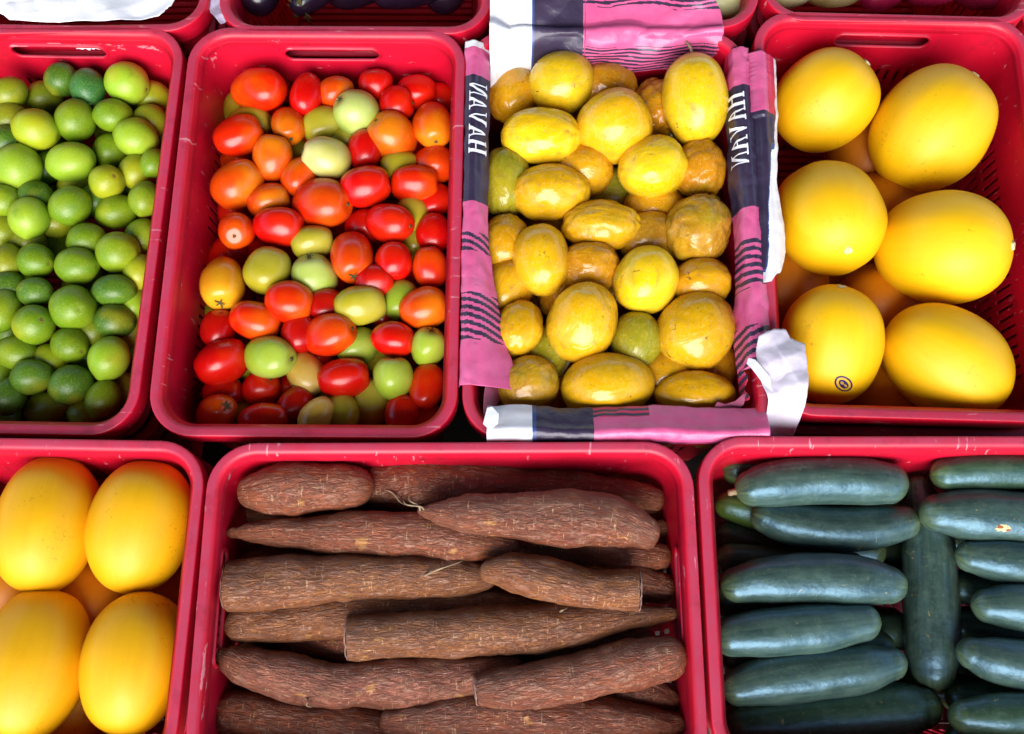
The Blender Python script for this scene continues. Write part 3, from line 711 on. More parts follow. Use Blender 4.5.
def long_body(nm, kind, S, seed, cuts=(False, False), ns=32, sub_n=10, rough=0., bumpy=0.):
    rnd = random.Random(seed); o3 = Vector((rnd.uniform(0, 50), rnd.uniform(0, 50), rnd.uniform(0, 50)))
    pr = catmull([Vector((*s[0], 0)) if False else s[0] for s in S], sub_n)
    rr = [v.x for v in catmull([Vector((s[1], 0, 0)) for s in S], sub_n)]
    # rounded ends
    pts, rad_ = [], []
    def cap(p, d, r, flip):
        out = []
        for k in range(1, 8):
            t = k / 7 * PI / 2; out.append((p + d * (r * .95 * math.sin(t)), max(r * math.cos(t), .0006)))
        return list(reversed(out)) if flip else out
    d0 = (pr[0] - pr[1]).normalized(); d1 = (pr[-1] - pr[-2]).normalized()
    if not cuts[0]:
        for p, r in cap(pr[0], d0, rr[0], True): pts.append(p); rad_.append(r)
    pts += pr; rad_ += rr
    if not cuts[1]:
        for p, r in cap(pr[-1], d1, rr[-1], False): pts.append(p); rad_.append(r)
    c = pts[len(pts) // 2].copy(); n = len(pts)
    L = [0]
    for i in range(1, n): L.append(L[-1] + (pts[i] - pts[i - 1]).length)
    V, UV = [], []; x = None; ends = []
    for i, p in enumerate(pts):
        d = (pts[min(i + 1, n - 1)] - pts[max(i - 1, 0)]).normalized()
        x = (Vector((0, 0, 1)) if x is None else x); x = (x - d * x.dot(d)).normalized(); y = d.cross(x)
        for k in range(ns):
            a = 2 * PI * k / ns; u = (x * math.cos(a) + y * math.sin(a)); q = (p + u * rad_[i] - c)
            w = 0
            if rough: w = rough * (N3(*(q * 11 + o3)) * 2.4 + N3(*(q * 28 + o3)) * .9 + N3(*(q * 75 + o3)) * .45 + N3(*(q * 190 + o3)) * .22)
            if bumpy: w = bumpy * (N3(*(q * 22 + o3)) + .35 * N3(*(q * 60 + o3))) + bumpy * .25 * math.cos(5 * a + seed)
            fac = min(1, rad_[i] / .008)
            V.append(q + u * w * fac); UV.append((L[i] / L[-1] if kind == 'cucumber' else L[i] * 12, k / ns))
    F_ = grid_faces(n, ns, True)
    F_ += [tuple(reversed(range(ns))), tuple((n - 1) * ns + k for k in range(ns))]
    # seam-free uv is not needed: the shader uses sin/cos of v
    o = mesh_obj(nm, V, F_, M[kind], uv=UV); o.location = c
    # uv on the wrapping faces: shift v so it does not run backwards
    me = o.data; ul = me.uv_layers[0].data
    for pl in me.polygons:
        if len(pl.loop_indices) == 4:
            vs = [ul[li].uv[1] for li in pl.loop_indices]
            if max(vs) - min(vs) > .5:
                for li in pl.loop_indices:
                    if ul[li].uv[1] < .5: ul[li].uv[1] += 1
    for q, (ce, p, d, r, i) in enumerate(((cuts[0], pts[0], d0, rad_[0], 0), (cuts[1], pts[-1], d1, rad_[-1], n - 1))):
        if ce:
            ringv = [Vector(V[i * ns + k]) for k in range(ns)]; cc = p - c
            VV = []; rnd2 = random.Random(seed + q)
            for f_, h in ((1.0, .0006), (.93, .0024), (.7, .0028), (.4, .002), (.02, .0024)):
                for v in ringv: VV.append(cc + (v - cc) * f_ + d * (h + rnd2.uniform(-.0006, .0006)))
            ce_o = sub(o, 'cut_end', VV, grid_faces(5, ns, True) + [tuple(4 * ns + k for k in range(ns))], M['flesh'])
            VV = [cc + (v - cc) * .45 + d * .0036 for v in ringv] + [cc + d * .004]
            sub(ce_o, 'core', VV, [(k, (k + 1) % ns, ns) for k in range(ns)], M['core'])
    return o
CU = [  # path of (px, py, r), layer, label, colours, z
([(752,488,17),(775,483,21.5),(820,480,22.5),(865,481,22),(888,483,19)],0,'thick cucumber at the top left of its crate, its stem end on the left'),
([(766,517,15),(790,524,19.5),(830,529,20.5),(870,528,20),(904,522,15)],0,'slightly bowed cucumber just below the top left cucumber'),
([(728,506,13),(750,511,16),(790,515,17)],1,'yellowish cucumber tip showing at the crate left wall below the top cucumber'),
([(728,538,16),(780,545,18),(870,551,15)],1,'shadowed dark cucumber under the bowed cucumber, at the crate left wall'),
([(737,585,16),(770,580,22),(815,579,23.5),(860,581,23),(888,585,18)],0,'arched bluish cucumber with scratches, third on the left of the upright one'),
([(732,636,19),(770,632,22.5),(820,628,23),(862,622,18)],0,'dark cucumber with light green right end, below the arched bluish one'),
([(738,687,17),(770,680,23),(820,673,24),(862,668,23),(890,663,16)],0,'large tilted cucumber, second from the bottom on the left side'),
([(742,724,20),(790,720,25),(850,713,26),(905,709,24),(922,708,19)],0,'very dark cucumber lowest on the left side, at the bottom picture edge'),
([(919,487,11),(923,510,19),(928,545,23.5),(931,600,24.5),(932,650,24.5),(933,670,21)],0,'cucumber lying upright between the left and right groups'),
([(946,474,15),(975,472,18),(1020,471,18),(1070,471,16)],0,'dark cucumber at the top right of the cucumber crate'),
([(938,513,18),(965,514,24),(1010,518,25),(1060,522,24),(1085,522,18)],0,'thick light cucumber with an orange scar, second on the right side'),
([(971,556,15),(1000,560,20),(1040,564,21),(1080,567,18)],0,'bluish cucumber third from the top on the right side'),
([(988,605,16),(1010,606,21),(1050,609,22),(1090,611,18)],0,'greenish tipped cucumber starting furthest right, mid right side'),
([(972,653,15),(995,660,21),(1040,667,23),(1085,673,18)],0,'bluish speckled cucumber below the greenish tipped one on the right'),
([(965,717,16),(995,717,21),(1050,716,22),(1090,715,18)],0,'dark cucumber lowest on the right side'),
([(915,678,15),(945,684,16.5),(975,691,14)],1,'shadowed cucumber end beneath the lower end of the upright cucumber'),
([(962,588,14),(1000,592,17),(1060,600,16)],1,'shadowed cucumber between third and fourth on the right side'),
([(962,624,14),(1000,629,17),(1060,635,16)],1,'shadowed cucumber above the bluish speckled one on the right'),
([(728,598,18),(780,603,21),(850,604,18)],1,'shadowed cucumber beneath the arched bluish one'),
([(848,560,15),(890,557,17),(925,554,15)],1,'shadowed cucumber end left of the upright cucumber, upper gap'),
([(850,632,15),(890,632,17),(920,630,15)],1,'shadowed cucumber end left of the upright cucumber, lower gap'),
([(730,560,15),(790,566,17),(850,568,15)],1,'shadowed cucumber deep between bowed and arched cucumbers'),
([(735,655,15),(800,652,17),(880,648,15)],1,'shadowed cucumber deep under the light green ended one'),
([(955,540,14),(1000,541,16),(1060,544,15)],1,'shadowed cucumber under the scarred thick one on the right'),
([(955,695,14),(1010,692,17),(1070,694,16)],1,'shadowed cucumber above the lowest one on the right'),
([(735,702,15),(800,700,17),(890,690,15)],1,'shadowed cucumber between the two lowest on the left'),
([(735,468,12),(800,460,16),(880,462,15)],1,'shadowed cucumber along the far wall behind the top left cucumber'),
]
for i, (path, lay, lb) in sorted(enumerate(CU), key=lambda t: (t[1][1], t[0] != 10, t[0] != 8)):
    cr = C['cucumber']; path = [(x, y, r * 1.08) for x, y, r in path]; S = sink_path(cr, path, cr.z - .045 + (.020 if i == 8 else 0) - .018 * lay - random.uniform(0, .004), .88)
    o = long_body('cucumber', 'cucumber', S, 300 + i, bumpy=.0016)
    rnd = random.Random(i); j = rnd.uniform(.85, 1.15)
    a, b = ('#263a33', '#43594f') if lay == 0 else ('#2a3f30', '#44593e')
    if i == 2: a, b = '#3c5620', '#587028'
    if i in (7, 9, 14): a, b = '#28402a', '#3e563a'
    o['col1'] = [c * j for c in lin(a)[:3]]; o['col2'] = [c * j for c in lin(b)[:3]]
    tag(o, lb, 'cucumber', 'cucumbers in the crate')
    if i == 0:                                             # stem stub at the left end
        p = S[0][0] - o.location; d = (S[0][0] - S[1][0]).normalized()
        pts = [p + d * (S[0][1] * .9 + t * .010) + Vector((0, 0, .001 * t)) for t in (0, .4, .8, 1)]
        V, F_ = tube_pts(pts, [.0045, .0038, .004, .0034]); sub(o, 'stem', V, F_, M['twig'])
    if i == 10:                                            # healed orange scar on the skin
        bpy.context.view_layer.update(); mi = o.matrix_world.inverted()
        for (px, py, r, mt, nm) in ((1003, 528, .0085, 'palescar', 'scar'), (1000, 527, .0036, 'orange_scar', 'scar'), (1008, 530, .0028, 'orange_scar', 'scar')):
            ok, loc, nor, fi = o.ray_cast(mi @ CAM, (mi.to_3x3() @ ray(px, py)).normalized())
            if ok:
                u = (Vector((1, 0, 0)) - nor * nor.x).normalized(); w = nor.cross(u); VV, FF = [], []; n_ = 22
                for q_ in range(4):
                    for k in range(n_):
                        a = 2 * PI * k / n_; rr = r * (1 - q_ / 3.02) * (1 + .45 * N3(math.cos(a) * 2.2 + px, math.sin(a) * 2.2, 1)); p = loc + u * rr * math.cos(a) + w * rr * .55 * math.sin(a) + nor * .01
                        k2, l2, n2, _ = o.ray_cast(p, -nor); VV.append((l2 if k2 else p) + nor * (.0003 + .0004 * q_ / 3 + (.0004 if mt == 'orange_scar' else 0)))
                sub(o, nm, VV, grid_faces(4, n_, True), M[mt])
KA = [  # path, layer, cuts, label, z offset
([(250,493,13),(275,490,22),(310,488,24.5),(340,487,25),(352,487,24)],0,(0,0),'short thick brown root at the far left corner of its crate',0),
([(380,487,24),(420,486,25.5),(490,485,23),(560,487,20),(610,493,14),(655,499,10)],0,(0,0),'long tapering root along the far wall, right of the short thick root',-.004),
([(236,533,10),(260,533,18),(310,534,21.5),(380,536,22),(450,539,21),(508,546,14)],0,(0,0),'root in second row from far side, with tan patch near its middle',-.002),
([(422,511,5),(445,513,13),(500,515,20),(560,517,23),(605,520,21),(630,527,18),(646,534,14)],0,(0,0),'root lying on top with drooping right end, whitish tip at left',.028),
([(520,545,11),(560,549,17),(610,552,17),(660,556,12)],1,(0,0),'shadowed root under the drooping ended root',0),
([(229,586,26),(280,584,26),(340,580,24),(400,577,22),(450,576,19),(485,577,14)],0,(1,0),'thick root with cut left end in third row from far side',0),
([(488,571,9),(515,574,18),(550,580,21),(600,590,22),(638,592,23)],0,(0,1),'short top root with flat cut right end, right of centre',.024),
([(240,624,16),(290,622,20),(350,616,19),(420,610,17),(500,607,14),(550,607,9)],0,(0,0),'root in fourth row touching left wall, half under its neighbours',-.012),
([(590,578,16),(630,584,18),(662,590,15)],1,(0,0),'shadowed root end poking out right behind the flat cut root',0),
([(349,640,19),(400,637,22),(470,632,23),(540,627,22),(610,619,18),(670,613,8)],0,(1,0),'long root crossing the middle with cut left end and pointed right end',.016),
([(222,655,6),(255,668,17),(300,678,22),(350,684,24),(420,682,25),(480,674,21),(516,663,9)],0,(0,0),'curved root with pointed left tip at the left wall',.012),
([(477,691,15),(520,685,23),(580,674,24),(630,664,23),(668,656,20)],0,(1,0),'thick root with cut left end, right side below the long crossing root',.014),
([(232,715,24),(290,722,26),(350,732,25),(400,738,20)],0,(0,0),'root at the lower left corner under the curved root',-.006),
([(390,723,11),(430,722,22),(500,720,27),(580,719,27),(640,722,22),(676,723,13)],0,(0,0),'root along the bottom picture edge in the middle',.012),
([(520,652,12),(570,646,16),(640,640,14)],1,(0,0),'shadowed root between the long crossing root and the thick right root',0),
([(600,688,14),(640,692,18),(670,700,14)],1,(0,0),'shadowed root end under the thick right root',0),
([(290,640,14),(340,644,18),(420,655,16)],1,(0,0),'shadowed root in the gap left of the long crossing root',0),
([(250,560,12),(330,558,14),(420,557,14)],1,(0,0),'shadowed root in the gap between second and third rows',0),
([(430,600,12),(500,596,15),(580,604,14)],1,(0,0),'shadowed root under the short flat cut root',0),
([(560,520,12),(620,540,15),(662,530,12)],1,(0,0),'shadowed root at the right wall behind the drooping root end',0),
([(440,700,14),(480,708,17),(540,700,15)],1,(0,0),'shadowed root between curved root and bottom edge root',0),
]
for i, (path, lay, cuts, lb, dz) in sorted(enumerate(KA), key=lambda t: (t[1][1], -t[1][4])):
    cr = C['cassava']; S = sink_path(cr, path, cr.z - .038 + dz - .03 * lay, .78)
    o = long_body('cassava_root', 'cassava', S, 500 + i * 7, cuts=[bool(c) for c in cuts], ns=44, sub_n=16, rough=.0036)
    rnd = random.Random(i + 40); j = rnd.uniform(.85, 1.12)
    a, b = rnd.choice((('#7e3a1a', '#9c5430'), ('#74341a', '#924c2a'), ('#824430', '#a26044'), ('#7c4018', '#9c602c')))
    o['col1'] = [c * j for c in lin(a)[:3]]; o['col2'] = [c * j for c in lin(b)[:3]]
    tag(o, lb, 'cassava root', 'cassava roots in the crate')
    # thread-like rootlets on some
    for (px0, py0, px1, py1, hh) in {1: [(385, 491, 412, 507, .006)], 3: [(424, 511, 402, 500, .004), (420, 512, 408, 494, .006)], 5: [(425, 577, 462, 560, .012)], 10: [(305, 700, 312, 706, .006)], 9: [(560, 613, 566, 607, .01)]}.get(i, []):
        zt_ = max(s[0].z for s in S) + .02
        bpy.context.view_layer.update()
        p0 = at(px0, py0, zt_); k0 = o.ray_cast(o.matrix_world.inverted() @ CAM, (o.matrix_world.inverted().to_3x3() @ ray(px0, py0)).normalized())
        if k0[0]: p0 = o.matrix_world @ k0[1]
        p1 = at(px1, py1, p0.z + hh * .3)
        pts = [p0.lerp(p1, t) + Vector((0, 0, hh * math.sin(PI * t))) + Vector((.002 * math.sin(7 * t), .002 * math.sin(5 * t + 1), 0)) - o.location for t in [k / 9 for k in range(10)]]
        V, F_ = tube_pts(pts, [.0013 - .0008 * k / 9 for k in range(10)], 6); sub(o, 'rootlet', V, F_, M['twig'])

for k in range(8):
    yy = 475 + 36 * k; xr_ = (250, 655) if k % 2 else (240, 640)
    S = sink_path(C['cassava'], [(xr_[0], yy, 17), (350, yy + 4, 23), (460, yy - 3, 24), (560, yy + 3, 22), (xr_[1], yy, 14)], C['cassava'].z - .085, .72)
    o = long_body('cassava_root', 'cassava', S, 800 + k, ns=32, sub_n=10, rough=.0036)
    o['col1'] = lin('#80462c')[:3]; o['col2'] = lin('#975638')[:3]
    tag(o, 'shadowed root in the deep layer beneath the visible roots', 'cassava root', 'cassava roots of the deep layer')
for k in range(16):
    yy = 470 + 38 * (k // 2); xa = (736, 890) if k % 2 == 0 else (960, 1110)
    S = sink_path(C['cucumber'], [(xa[0], yy, 15), (xa[0] + 40, yy + 2, 20), (xa[1] - 40, yy + 1, 20), (xa[1], yy, 15)], C['cucumber'].z - .09, .72)
    o = long_body('cucumber', 'cucumber', S, 850 + k, ns=24, bumpy=.001)
    o['col1'] = lin('#20301c')[:3]; o['col2'] = lin('#344726')[:3]
    tag(o, 'shadowed cucumber in the deep layer beneath the visible cucumbers', 'cucumber', 'cucumbers of the deep layer')

# ------------------------------------------------------------------ paper over the rims of the passion fruit crate
def ripple(u, v, seed, dens=52.):
    """printed zebra ripples: thin wavering lines"""
    w = v * dens + 2.2 * N3(u * 9, v * 5, seed) + .8 * N3(u * 30, v * 12, seed + 5)
    return math.sin(w * 2 * PI * .16) > -.08
class Sheet:
    """a sheet laid over one rim: t runs along the rim, s across it (outside -> over the rim -> down inside)"""
    def __init__(s, cr, side, t0, t1, s_out, s_in, lift=.003, lean=lambda t: .0, edge=None, wr=.0018, seed=0, bulge=lambda t, s: 0., drop=lambda t: 0., outfn=None, twarp=None):
        s.__dict__.update(locals()); s.s_ = s
    def P(s, t, q, off=0.):
        """q in metres from the outer rim edge; q<0 outside, 0..RW rim top, >RW down the inner wall"""
        RW = .0145; l = s.lift
        if s.twarp: t = s.twarp(t, q)
        if q < 0:
            n_in, z = -l + q * .08, l + q * .97
            if s.outfn: n_in, z = s.outfn(t, q)
            nr = Vector((-.95, .3))
        elif q < RW:
            k = q / RW; n_in, z = q, l + .004 * math.sin(PI * k); nr = Vector((-.15 + .3 * k, .97))
        else:
            e = q - RW; le = s.lean(t); n_in = RW + .002 + e * (.10 + le) + .004 * (1 - math.exp(-e / .006)); z = l - e * math.sqrt(max(.05, 1 - min(.9, (.1 + le)) ** 2)); nr = Vector((.95, .3))
        b = s.wr * (N3(t * 22, q * 30, s.seed) + .6 * N3(t * 60, q * 70, s.seed + 3)) + s.bulge(t, q) + off
        n_in += nr.x * b; z += nr.y * abs(b) if q < RW else nr.y * b
        z -= s.drop(t)
        c = s.cr; hx, hy = c.hx, c.hy
        L = {'left': (-hx + n_in, t, z), 'right': (hx - n_in, t, z), 'far': (t, hy - n_in, z), 'near': (t, -hy + n_in, z)}[s.side]
        return c.world(Vector(L))
    def build(s, nm, colour, mats, nt, nq, label, s0=None, s1=None):
        V = []; T = np.linspace(s.t0, s.t1, nt); keys = []
        for t in T:
            a = (s0(t) if s0 else s.s_out); b = (s1(t) if s1 else s.s_in)
            for j in range(nq): V.append(s.P(t, a + (b - a) * j / (nq - 1)))
        F_ = grid_faces(nt, nq); mi = []
        for i in range(nt - 1):
            t = (T[i] + T[i + 1]) / 2; a = (s0(t) if s0 else s.s_out); b = (s1(t) if s1 else s.s_in)
            for j in range(nq - 1): mi.append(mats.index(colour(t, a + (b - a) * (j + .5) / (nq - 1))))
        c = sum((Vector(v) for v in V), Vector()) / len(V)
        o = mesh_obj(nm, [Vector(v) - c for v in V], F_, [M[m] for m in mats]); o.location = c
        o.data.polygons.foreach_set('material_index', mi)
        sd = o.modifiers.new('thickness', 'SOLIDIFY'); sd.thickness = .0003
        tag(o, label, 'paper', 'paper sheets in the crates'); return o
def tcoord(cr, px, py, horizontal=False):
    q = cr.local(at(px, py, cr.z)); return q.x if horizontal else q.y
pc = C['passion']
ty = lambda py, px=480: tcoord(pc, px, py)
# --- letters HAVAN, serif capitals drawn as polygons in a unit box (x along the line, y up)
def letter_polys(ch):
    st, th, se = .20, .09, .07          # thick stem, thin stroke, serif height
    bx = lambda x0, y0, x1, y1: [(x0, y0), (x1, y0), (x1, y1), (x0, y1)]
    serif = lambda xc, w, y: bx(xc - w, y, xc + w, y + se)
    if ch == 'H': return [bx(.08, 0, .28, 1), bx(.62, 0, .82, 1), bx(.28, .46, .62, .55), serif(.18, .17, 0), serif(.18, .17, 1 - se), serif(.72, .17, 0), serif(.72, .17, 1 - se)], .92
    if ch == 'A': return [[(.10, 0), (.19, 0), (.47, .85), (.42, 1)], [(.60, 0), (.83, 0), (.50, 1), (.40, 1)], bx(.25, .30, .66, .38), serif(.14, .14, 0), serif(.72, .18, 0)], .90
    if ch == 'V': return [[(.08, 1), (.31, 1), (.54, .12), (.45, 0)], [(.74, 1), (.83, 1), (.52, 0), (.43, 0)], serif(.19, .18, 1 - se), serif(.78, .14, 1 - se)], .90
    if ch == 'N': return [bx(.13, 0, .21, 1), bx(.70, 0, .78, 1), [(.08, 1), (.30, 1), (.80, .0), (.66, .0)], serif(.17, .15, 0), serif(.74, .15, 1 - se), serif(.15, .13, 1 - se)], .92
def writing(sheet, par, word, t_start, t_dir, q_base, q_dir, height, height_span, lift):
    """print a word on the sheet: letters run along t, their tops point along q"""
    V, F_ = [], []; adv = 0.; tot = sum(letter_polys(c)[1] for c in word)
    for li, ch in enumerate(word):
        polys, w = letter_polys(ch)
        for pi_, poly in enumerate(polys):
            bm = bmesh.new(); bm.faces.new([bm.verts.new((x, y, 0)) for x, y in poly])
            bmesh.ops.triangulate(bm, faces=bm.faces[:]); bmesh.ops.subdivide_edges(bm, edges=bm.edges[:], cuts=5, use_grid_fill=True)
            bm.verts.index_update(); b = len(V)
            for v in bm.verts:
                V.append(sheet.P(t_start + t_dir * (adv + v.co.x) / tot * height_span, q_base + q_dir * v.co.y * height, lift + .00006 * pi_))
            for f_ in bm.faces: F_.append(tuple(b + v.index for v in f_.verts))
            bm.free()
        adv += w
    o = mesh_obj('lettering', [v - par.location for v in V], F_, M['ink'], parent=par); o['label'] = 'white serif lettering HAVAN'
    return o
# left sheet
bands_l = [(ty(44), 'white'), (ty(51), 'white'), (ty(77), 'pink'), (ty(203), 'navy'), (-9, 'pink')]
def col_left(t, q):
    if t > ty(50): return 'white'
    if t > ty(77): return 'pink'
    if t > ty(203): return 'navy'
    a = ty(240); b = ty(278)
    if ty(233) > t > ty(252): return 'navy' if ripple(q, t + q * .5, 2., 640) else 'pink'
    if ty(294) > t > ty(340): return 'navy' if ripple(q, t + q * .3, 4., 640) else 'pink'
    return 'pink'
lean_l = lambda t: .42 + .40 * max(0, min(1, (ty(230) - t) / (ty(230) - ty(385))))
sl = Sheet(pc, 'left', ty(386), ty(43), -.012, .06, lean=lean_l, seed=1, wr=.0022)
s1l = lambda t: .0145 + .016 + .034 * max(0, min(1, (ty(240) - t) / (ty(240) - ty(375))))
ol = sl.build('paper_liner', col_left, ['pink', 'navy', 'white'], 330, 40, 'pink and navy printed paper strip folded over left rim beside the tomatoes', s1=s1l)
writing(sl, ol, 'HAVAN', ty(156), ty(85) - ty(156), .003, 1, .0175, 1.0, .0026)
# mauve folded flap under the left sheet's near end
sf = Sheet(pc, 'left', ty(412), ty(368), .024, .06, lean=lambda t: .55, seed=7, lift=-.006, wr=.002)
of = sf.build('paper_flap', lambda t, q: 'mauve', ['mauve'], 60, 20, 'dull mauve paper flap hanging inside the near left corner of its crate', s1=lambda t: .03 + .040 * max(0, min(1, (t - ty(414)) / (ty(375) - ty(414)))))
# right sheet: inside the passion fruit crate, over its rim
tr_ = lambda py: tcoord(pc, 750, py)
def col_right(t, q):
    if t > tr_(87): return 'rose' if q > .026 else 'pink'
    if t > tr_(209): return 'navy'
    if tr_(241) > t > tr_(289): return 'navy' if ripple(q, t, 9., 600) else 'pink'
    if t < tr_(325): return 'navy' if ripple(q, t + q * .35, 3., 560) else ('pink' if t > tr_(372) else 'rose')
    return 'pink'
sr = Sheet(pc, 'right', tr_(398), tr_(50), -.006, .07, lean=lambda t: .03 + .05 * math.sin(t * 9) + .25 * max(0, min(1, (tr_(250) - t) / .1)), seed=12, wr=.0028, lift=.004)
def s1r(t): return .0145 + .034 + .006 * N3(t * 11, 3, 1) - (.02 * max(0, (t - tr_(70)) / .03) if t > tr_(70) else 0)
def s0r(t):
    if t < tr_(366): return .026 + .012 * math.sin(t * 260) * .3 + .004
    return -.006
orr = sr.build('paper_liner', col_right, ['pink', 'navy', 'rose'], 330, 44, 'pink and navy printed paper strip folded over the rim beside the right melons', s0=s0r, s1=s1r)
writing(sr, orr, 'HAVAN', tr_(95), tr_(168) - tr_(95), .008, 1, .022, 1.0, .0026)
# near sheet
tn = lambda px: tcoord(pc, px, 425, True)
def col_near(t, q):
    if t < tn(532): return 'white'
    if t < tn(536): return 'blue'
    if t < tn(593): return 'navy'
    if t > tn(640) and q < -.006: return 'navy' if ripple(t, q, 5., 900) else 'pink'
    if t < tn(650) and q > .02: return 'navy' if ripple(t, q, 6., 900) else 'rose'
    return 'pink'
sn = Sheet(pc, 'near', tn(487), tn(767), -.03, .05, seed=21, wr=.0022, lift=.005, lean=lambda t: .72, outfn=lambda t, q: (-.001, .005 + q * .97), bulge=lambda t, q: .0015 + (.0025 + .002 * math.sin(t * 40)) * max(0, min(1, q / .012)))
on = sn.build('paper_liner', col_near, ['pink', 'navy', 'white', 'blue', 'rose'], 280, 40, 'white, navy and pink paper rolled over the near rim of its crate', s0=lambda t: -.013 - .005 * N3(t * 20, 1, 2), s1=lambda t: .036 + .004 * N3(t * 15, 8, 1))
# far sheet: rises over the far rim and runs on over the crate behind
tf = lambda px: tcoord(pc, px, 40, True)
def far_out(t, q):
    e = -q; k = min(1, e / .10); return -.004 - e * .93, .006 + .030 * math.sin(PI * min(1, e / .12) * .5) - (.02 * max(0, e - .12) / .05)
def col_far(t, q):
    if t < tf(532): return 'white'
    if t < tf(534): return 'blue'
    if t < tf(583): return 'navy'
    if q > .024: return 'navy' if ripple(t * .5, q, 8., 1150) else 'pink'
    if -.052 < q < -.020: return 'navy' if ripple(t * .5, q + t * .06, 3., 900) else 'pink'
    if q <= -.052: return 'rose'
    return 'pink'
sfar = Sheet(pc, 'far', tf(490), tf(722), -.16, .075, seed=31, wr=.0025, lift=.006, outfn=far_out, lean=lambda t: .15, bulge=lambda t, q: .004 * math.sin(t * 25 + 1) + .0025 * math.sin(t * 70 + q * 90) + .02 * max(0, min(1, (tf(525) - t) / (tf(525) - tf(495)))) ** 2 * max(0, min(1, (q + .01) / .02)), twarp=lambda t, q: t - max(0, (t - tf(630)) / (tf(722) - tf(630))) ** 2 * (.026 * min(1.5, max(0, -q - .004) / .045) ** 2 + .02 * max(0, q - .03) / .05))
s0f = lambda t: -.16 + .07 * max(0, (t - tf(700)) / (tf(722) - tf(700))) ** 2
s1f = lambda t: (.090 + .004 * N3(t * 12, 1, 1)) if t < tf(585) else .066 + .004 * N3(t * 12, 1, 1) - .03 * max(0, (t - tf(700)) / (tf(722) - tf(700))) ** 2
ofar = sfar.build('paper_liner', col_far, ['pink', 'navy', 'white', 'blue', 'rose'], 300, 220, 'large white, navy and pink rippled paper draped over the far rim', s0=s0f, s1=s1f)
# flap with white torn edge over the right melon crate's left rim
mc = C['melon']; tm = lambda py: tcoord(mc, 772, py)
def flap_edge(t):
    return .0175 + .012 + .006 * math.sin(t * 30) * .4
def flap_out(t, q): e = -q; return -.003 - e * .5, .004 - e * .86
def interp(t, pts):
    pts = [(tm(p), v) for p, v in pts]
    if t >= pts[0][0]: return pts[0][1]
    for (a, va), (b, vb) in zip(pts, pts[1:]):
        if t >= b: return va + (vb - va) * (a - t) / (a - b)
    return pts[-1][1]
w_white = lambda t: interp(t, [(57, .006), (150, .0065), (180, .0075), (215, .019), (248, .028), (284, .010)])
s1flap = lambda t: interp(t, [(57, .030), (115, .028), (150, .021), (180, .018), (215, .025), (248, .033), (268, .020), (284, .006)]) + .0015 * N3(t * 60, 2, 2)
def col_flap(t, q):
    if q > s1flap(t) - w_white(t): return 'white'
    if q > s1flap(t) - w_white(t) - .0012: return 'blue' if t < tm(110) else 'rose'
    if t < tm(115): return 'navy'
    return 'rose' if q > .013 else 'pink'
sfl = Sheet(mc, 'left', tm(284), tm(56), -.04, .035, seed=41, wr=.0022, lift=.004, outfn=flap_out, lean=lambda t: .5, bulge=lambda t, q: .006 * math.exp(-((q) / .012) ** 2) * (1 if t > tm(120) else .3))
ofl = sfl.build('paper_flap', col_flap, ['pink', 'navy', 'white', 'blue', 'rose'], 220, 60, 'pink and navy paper flap with white torn edge over the right melon crate', s0=lambda t: interp(t, [(57, -.030), (80, -.042), (108, -.036), (122, -.016), (200, -.010), (284, -.006)]) + .003 * N3(t * 20, 4, 4), s1=s1flap)

def scrap(nm, outline, z, mat, label, amp=.01, seed=0, n=46, crease=1., fall=None, freq=16, flat=False):
    """a crumpled sheet: outline given as pixels on the plane of height z, filled by a warped grid, then crumpled"""
    Q = [at(px, py, z) for px, py in outline]
    c = sum(Q, Vector()) / len(Q); m = len(Q); V = []; rings = 22
    per = []
    for i in range(m):
        for k in range(8): per.append(Q[i].lerp(Q[(i + 1) % m], k / 8))
    np_ = len(per)
    for r in range(rings + 1):
        f_ = r / rings
        for i, p in enumerate(per):
            jit = 1 + (.02 * N3(i * .9, seed, 0) if r == rings else 0)
            v = c + (p - c) * f_ * jit
            h = amp * (N3(v.x * freq * .7, v.y * freq * .7, seed) + .35 * abs(N3(v.x * freq * 2.3, v.y * freq * 2.3, seed + 2)) + crease * .9 * abs(((v.x * 31 + v.y * 17 + .9 * N3(v.x * 12, v.y * 12, seed)) % 2) - 1) * .8 + crease * .5 * abs(((v.x * 23 - v.y * 48 + .7 * N3(v.x * 15, v.y * 15, seed + 1)) % 2) - 1) + .03 * abs(N3(v.x * freq * 5, v.y * freq * 5, seed + 4)))
            v = v + Vector((0, 0, h + (fall(v) if fall else 0)))
            V.append(v - c)
    F_ = grid_faces(rings + 1, np_, True)
    o = mesh_obj(nm, V, F_, mat); o.location = c
    sd = o.modifiers.new('thickness', 'SOLIDIFY'); sd.thickness = .0003
    tag(o, label, 'paper', 'paper sheets in the crates'); return o
xr = at(785, 400).x; y_front = (pc.c.y - pc.hy)
scrap('paper_scrap', [(757, 338), (772, 331), (785, 330), (790, 338), (804, 344), (807, 370), (806, 405), (802, 428), (797, 437), (780, 432), (770, 418), (768, 400), (757, 375), (755, 352)], RIM + .016, M['lilac'],
      'crumpled white paper scrap hanging between paper lined crate and melons', .0075, 3, fall=lambda v: -.055 * max(0, (at(785, 398).y - v.y) / .05) ** 1.3 if v.y < at(785, 398).y else 0, freq=22)
scrap('paper_scrap', [(748, 358), (755, 360), (770, 378), (772, 392), (764, 385), (752, 370), (746, 364)], RIM + .024, M['white'], 'small torn white paper tip left of the crumpled scrap', .003, 9)
scrap('paper_scrap', [(712, 412), (717, 402), (725, 404), (738, 400), (746, 392), (744, 404), (736, 413), (722, 416)], RIM - .01, M['mauve'], 'pale torn paper piece in the near right corner of its crate', .005, 12)
